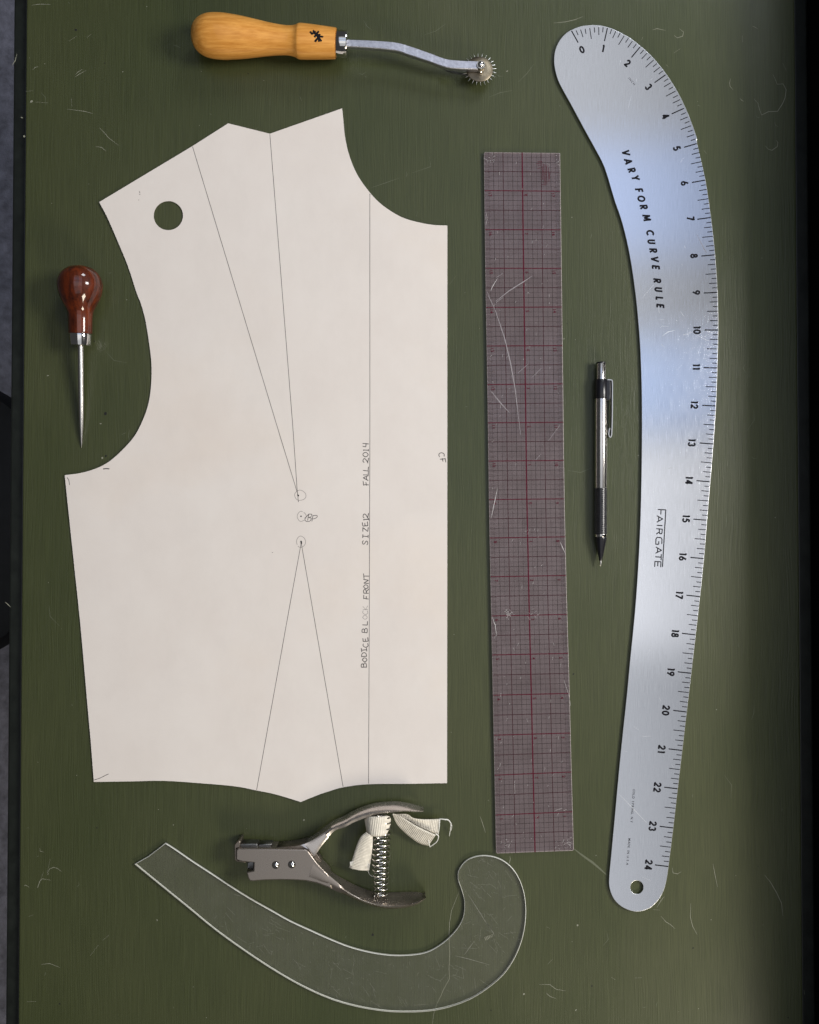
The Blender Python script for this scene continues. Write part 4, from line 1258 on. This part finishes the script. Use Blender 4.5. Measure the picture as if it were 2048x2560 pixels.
# nose plate standing in front of the jaw, and the punch block seen from its side
prism('nose', [U2(*p) for p in ((150, 760), (205, 700), (232, 700), (232, 800), (178, 806), (174, 965), (200, 990), (300, 1000), (310, 1015), (190, 1005), (152, 975))], 0.0008, ZT - 0.0022, [M['punch']], punch, bevel=0.0004)
prism('punch_block', [U2(*p) for p in ((222, 745), (480, 748), (480, 806), (222, 806))], 0.0035, ZT - 0.004, [M['punch_dark']], punch, bevel=0.0003)
prism('punch_lever', [U2(*p) for p in ((500, 755), (690, 750), (640, 812), (500, 812))], 0.0035, ZT - 0.0045, [M['punch_dark']], punch, bevel=0.0003)
prism('die', [U2(*p) for p in ((345, 1010), (425, 1010), (425, 1120), (335, 1095))], 0.0012, ZT - 0.006, [M['punch_dark']], punch, bevel=0.0003)
prism('stop_plate', [U2(*p) for p in ((1290, 930), (1335, 890), (1405, 992), (1370, 1025))], 0.002, ZT - 0.007, [M['punch']], punch, bevel=0.0003)
prism('lever_plate', [U2(*p) for p in ((740, 800), (900, 790), (1060, 770), (1180, 740), (1300, 790), (1310, 860), (1295, 915), (1240, 850), (1200, 815), (1000, 812), (800, 811))],
      0.0012, ZT - 0.0026, [M['punch']], punch, bevel=0.0005, res=2)
ua_a = [U2(1100, 752), U2(1190, 715), U2(1290, 655), U2(1420, 556), U2(1560, 455)] + [U3(*p) for p in ((0, 325), (110, 263), (240, 203), (380, 156), (520, 131), (680, 119), (820, 124), (960, 150), (1085, 190), (1146, 207))]
ua_b = [U2(1105, 764), U2(1195, 732), U2(1296, 678), U2(1426, 590), U2(1568, 497)] + [U3(*p) for p in ((5, 376), (115, 315), (245, 260), (385, 223), (525, 201), (680, 190), (820, 190), (960, 196), (1088, 206), (1146, 211))]
ua_c = [U2(1235, 840), U2(1297, 920), U2(1385, 800), U2(1470, 690), U2(1590, 560)] + [U3(*p) for p in ((20, 445), (120, 390), (240, 340), (360, 298), (500, 262), (640, 241), (780, 230), (920, 226), (1050, 230), (1140, 230))]
ua_m = [((a[0] + b[0]) / 2, (a[1] + b[1]) / 2) for a, b in zip(ua_b, ua_c)]
leaf('upper_handle', [(drop(ua_a, 0.0098, 0.004), 0.004), (ua_a, 0.0098), (ua_b, 0.0148), (ua_m, 0.0157), (ua_c, 0.0146), (drop(ua_c, 0.0146, 0.004), 0.004)], M['handle_metal'])['label'] = 'upper handle with reflected light put into its pale colour'
for (x, y) in ((745, 1050), (975, 1042)):
    c = P(*U2(x, y), ZT)
    r_ = 50 / 5.75 * sc(ZT)
    lathe('rivet', c - Vector((0, 0, 0.0004)), c + Vector((0, 0, 0.0014)), [(0, r_ * 1.02), (0.25, r_), (0.5, r_ * 0.86), (0.75, r_ * 0.6), (0.93, r_ * 0.28), (1.0, r_ * 0.05)], M['chrome'], punch, 32)
    lathe('rivet_dark_ring', c - Vector((0, 0, 0.0003)), c + Vector((0, 0, 0.00006)), [(0, r_ * 1.09), (1.0, r_ * 1.09)], M['speck'], punch, 32)  # flat black disc, the dark of a recess put into its colour
# spring
zs = 0.0085
s0 = P(*U3(545, 260), zs); s1 = P(*U3(528, 1450), zs)
axs = s1 - s0
sd, su = frame_of(axs)
pts = []
turns = 15
NP = turns * 28
for i in range(NP + 1):
    t = i / NP
    tt_ = t if 0.03 < t < 0.97 else t
    r_ = (0.0058 if t < 0.45 else 0.0058 - (t - 0.45) / 0.55 * 0.0016)
    a = 2 * math.pi * turns * t
    pts.append(s0 + axs * t + (sd * math.cos(a) + su * math.sin(a)) * r_)
tube('spring', pts, 0.00058, M['chrome'], punch, 8)

# ------------------------------------------------------------------ ribbon tied round the spring
rib = thing('ribbon', 'cream grosgrain ribbon scrap tied around the hole punch spring', 'ribbon', P(960, 2100, 0))
def ribbed(name, left, right, zl, zr, mat, period=1.15e-3, amp=0.00034, thick=0.00025, fold=0.0):
    """A woven strip between two measured edges with cross ribs; zl, zr are heights (start..end) of each edge."""
    a = cr([(*p, z) for p, z in zip(left, zl)], 20); b = cr([(*p, z) for p, z in zip(right, zr)], 20)
    def resample(q, n):
        w = [P(x, y, z) for x, y, z in q]
        d = [0]
        for i in range(1, len(w)):
            d.append(d[-1] + (w[i] - w[i - 1]).length)
        o = []; j = 0
        for i in range(n + 1):
            s = d[-1] * i / n
            while j < len(d) - 2 and d[j + 1] < s:
                j += 1
            t = (s - d[j]) / max(1e-9, d[j + 1] - d[j])
            o.append(w[j].lerp(w[j + 1], min(1, max(0, t))))
        return o, d[-1]
    _, la = resample(a, 2); _, lb = resample(b, 2)
    n = max(8, int(max(la, lb) / period) * 6)
    A_, _ = resample(a, n); B_, _ = resample(b, n)
    cols = 8
    bm = bmesh.new(); top = []; bot = []
    for i in range(n + 1):
        along_v = A_[min(n, i + 1)] - A_[max(0, i - 1)] + B_[min(n, i + 1)] - B_[max(0, i - 1)]
        nrm = along_v.cross(B_[i] - A_[i])
        nrm = nrm.normalized() if nrm.length > 1e-12 else Vector((0, 0, 1))
        if nrm.z < 0:
            nrm = -nrm
        h = amp * abs(math.sin(math.pi * i / 6))
        rt, rb = [], []
        for c in range(cols + 1):
            f = c / cols
            p = A_[i].lerp(B_[i], f) + nrm * (fold * math.sin(math.pi * f))
            rt.append(bm.verts.new(p + nrm * h)); rb.append(bm.verts.new(p - nrm * thick))
        top.append(rt); bot.append(rb)
    for i in range(n):
        for c in range(cols):
            bm.faces.new((top[i][c], top[i][c + 1], top[i + 1][c + 1], top[i + 1][c]))
            bm.faces.new((bot[i][c], bot[i + 1][c], bot[i + 1][c + 1], bot[i][c + 1]))
        bm.faces.new((top[i][0], top[i + 1][0], bot[i + 1][0], bot[i][0]))
        bm.faces.new((top[i][cols], bot[i][cols], bot[i + 1][cols], top[i + 1][cols]))
    for r_t, r_b in ((top[0], bot[0]), (top[-1], bot[-1])):
        for c in range(cols):
            bm.faces.new((r_t[c], r_b[c], r_b[c + 1], r_t[c + 1]))
    return put(name, bm_mesh(name, bm), mat, rib, True)
# band wrapped over the top of the spring (runs left to right over it)
zb0 = [0.0075, 0.0135, 0.0158, 0.0160, 0.0135, 0.0075]
ribbed('band', [U3(*p) for p in ((300, 335), (345, 305), (420, 296), (520, 296), (620, 285), (672, 300))], [U3(*p) for p in ((330, 520), (365, 560), (430, 580), (530, 580), (610, 545), (668, 400))], zb0, zb0, M['ribbon'])
ribbed('tail', [U3(*p) for p in ((320, 520), (240, 590), (180, 720), (130, 880), (85, 1035))], [U3(*p) for p in ((415, 565), (415, 650), (408, 760), (392, 900), (362, 1070))],
       [0.0145, 0.0135, 0.0115, 0.0095, 0.0075], [0.0140, 0.0135, 0.0120, 0.0095, 0.0072], M['ribbon'], fold=0.0011)
ribbed('tail', [U3(*p) for p in ((690, 262), (900, 262), (990, 315), (1120, 335), (1260, 335), (1375, 330))], [U3(*p) for p in ((715, 300), (900, 335), (1010, 400), (1120, 460), (1230, 510), (1345, 545))],
       [0.0085, 0.009, 0.0085, 0.0075, 0.006, 0.005], [0.0085, 0.0075, 0.006, 0.005, 0.0045, 0.004], M['ribbon'])
ribbed('tail', [U3(*p) for p in ((700, 252), (800, 285), (900, 345), (1020, 420), (1160, 490), (1320, 560))], [U3(*p) for p in ((715, 290), (760, 400), (860, 510), (980, 610), (1090, 680), (1215, 715))],
       [0.0105, 0.0115, 0.0115, 0.0110, 0.0100, 0.0085], [0.0095, 0.0080, 0.0065, 0.0050, 0.0040, 0.0030], M['ribbon'])
# frayed ends and loose threads
fr = random.Random(2)
k = 0
def thread(pp, r=0.00022):
    tube('thread', [P(*U3(x, y), z) for x, y, z in cr(pp, 5)], lambda t: r * (1 - 0.4 * t), M['thread'], rib, 6)
thread([(1372, 330, 0.005), (1440, 335, 0.0055), (1500, 345, 0.005), (1535, 400, 0.004), (1530, 480, 0.003), (1515, 575, 0.0012)], 0.00040)
thread([(1372, 330, 0.005), (1450, 340, 0.0058), (1510, 352, 0.005), (1550, 420, 0.004), (1540, 500, 0.002)], 0.00028)
thread([(1375, 325, 0.005), (1370, 430, 0.005), (1355, 550, 0.004)], 0.00045)
thread([(1320, 545, 0.006), (1360, 580, 0.005), (1330, 660, 0.0035), (1240, 730, 0.003)], 0.00042)
thread([(1215, 640, 0.006), (1225, 690, 0.004), (1240, 735, 0.003)], 0.00042)
for i in range(22):
    t = i / 21
    x, y = 85 + (362 - 85) * t, 1030 + (1065 - 1030) * t
    thread([(x + 6, y - 95 + fr.uniform(-12, 12), 0.0092), (x + fr.uniform(-6, 6), y - 30, 0.0082), (x + fr.uniform(-10, 10), y + fr.uniform(-2, 22), 0.0066)], 0.00022)
thread([(345, 1075, 0.006), (370, 1130, 0.004), (430, 1165, 0.003)], 0.00012)
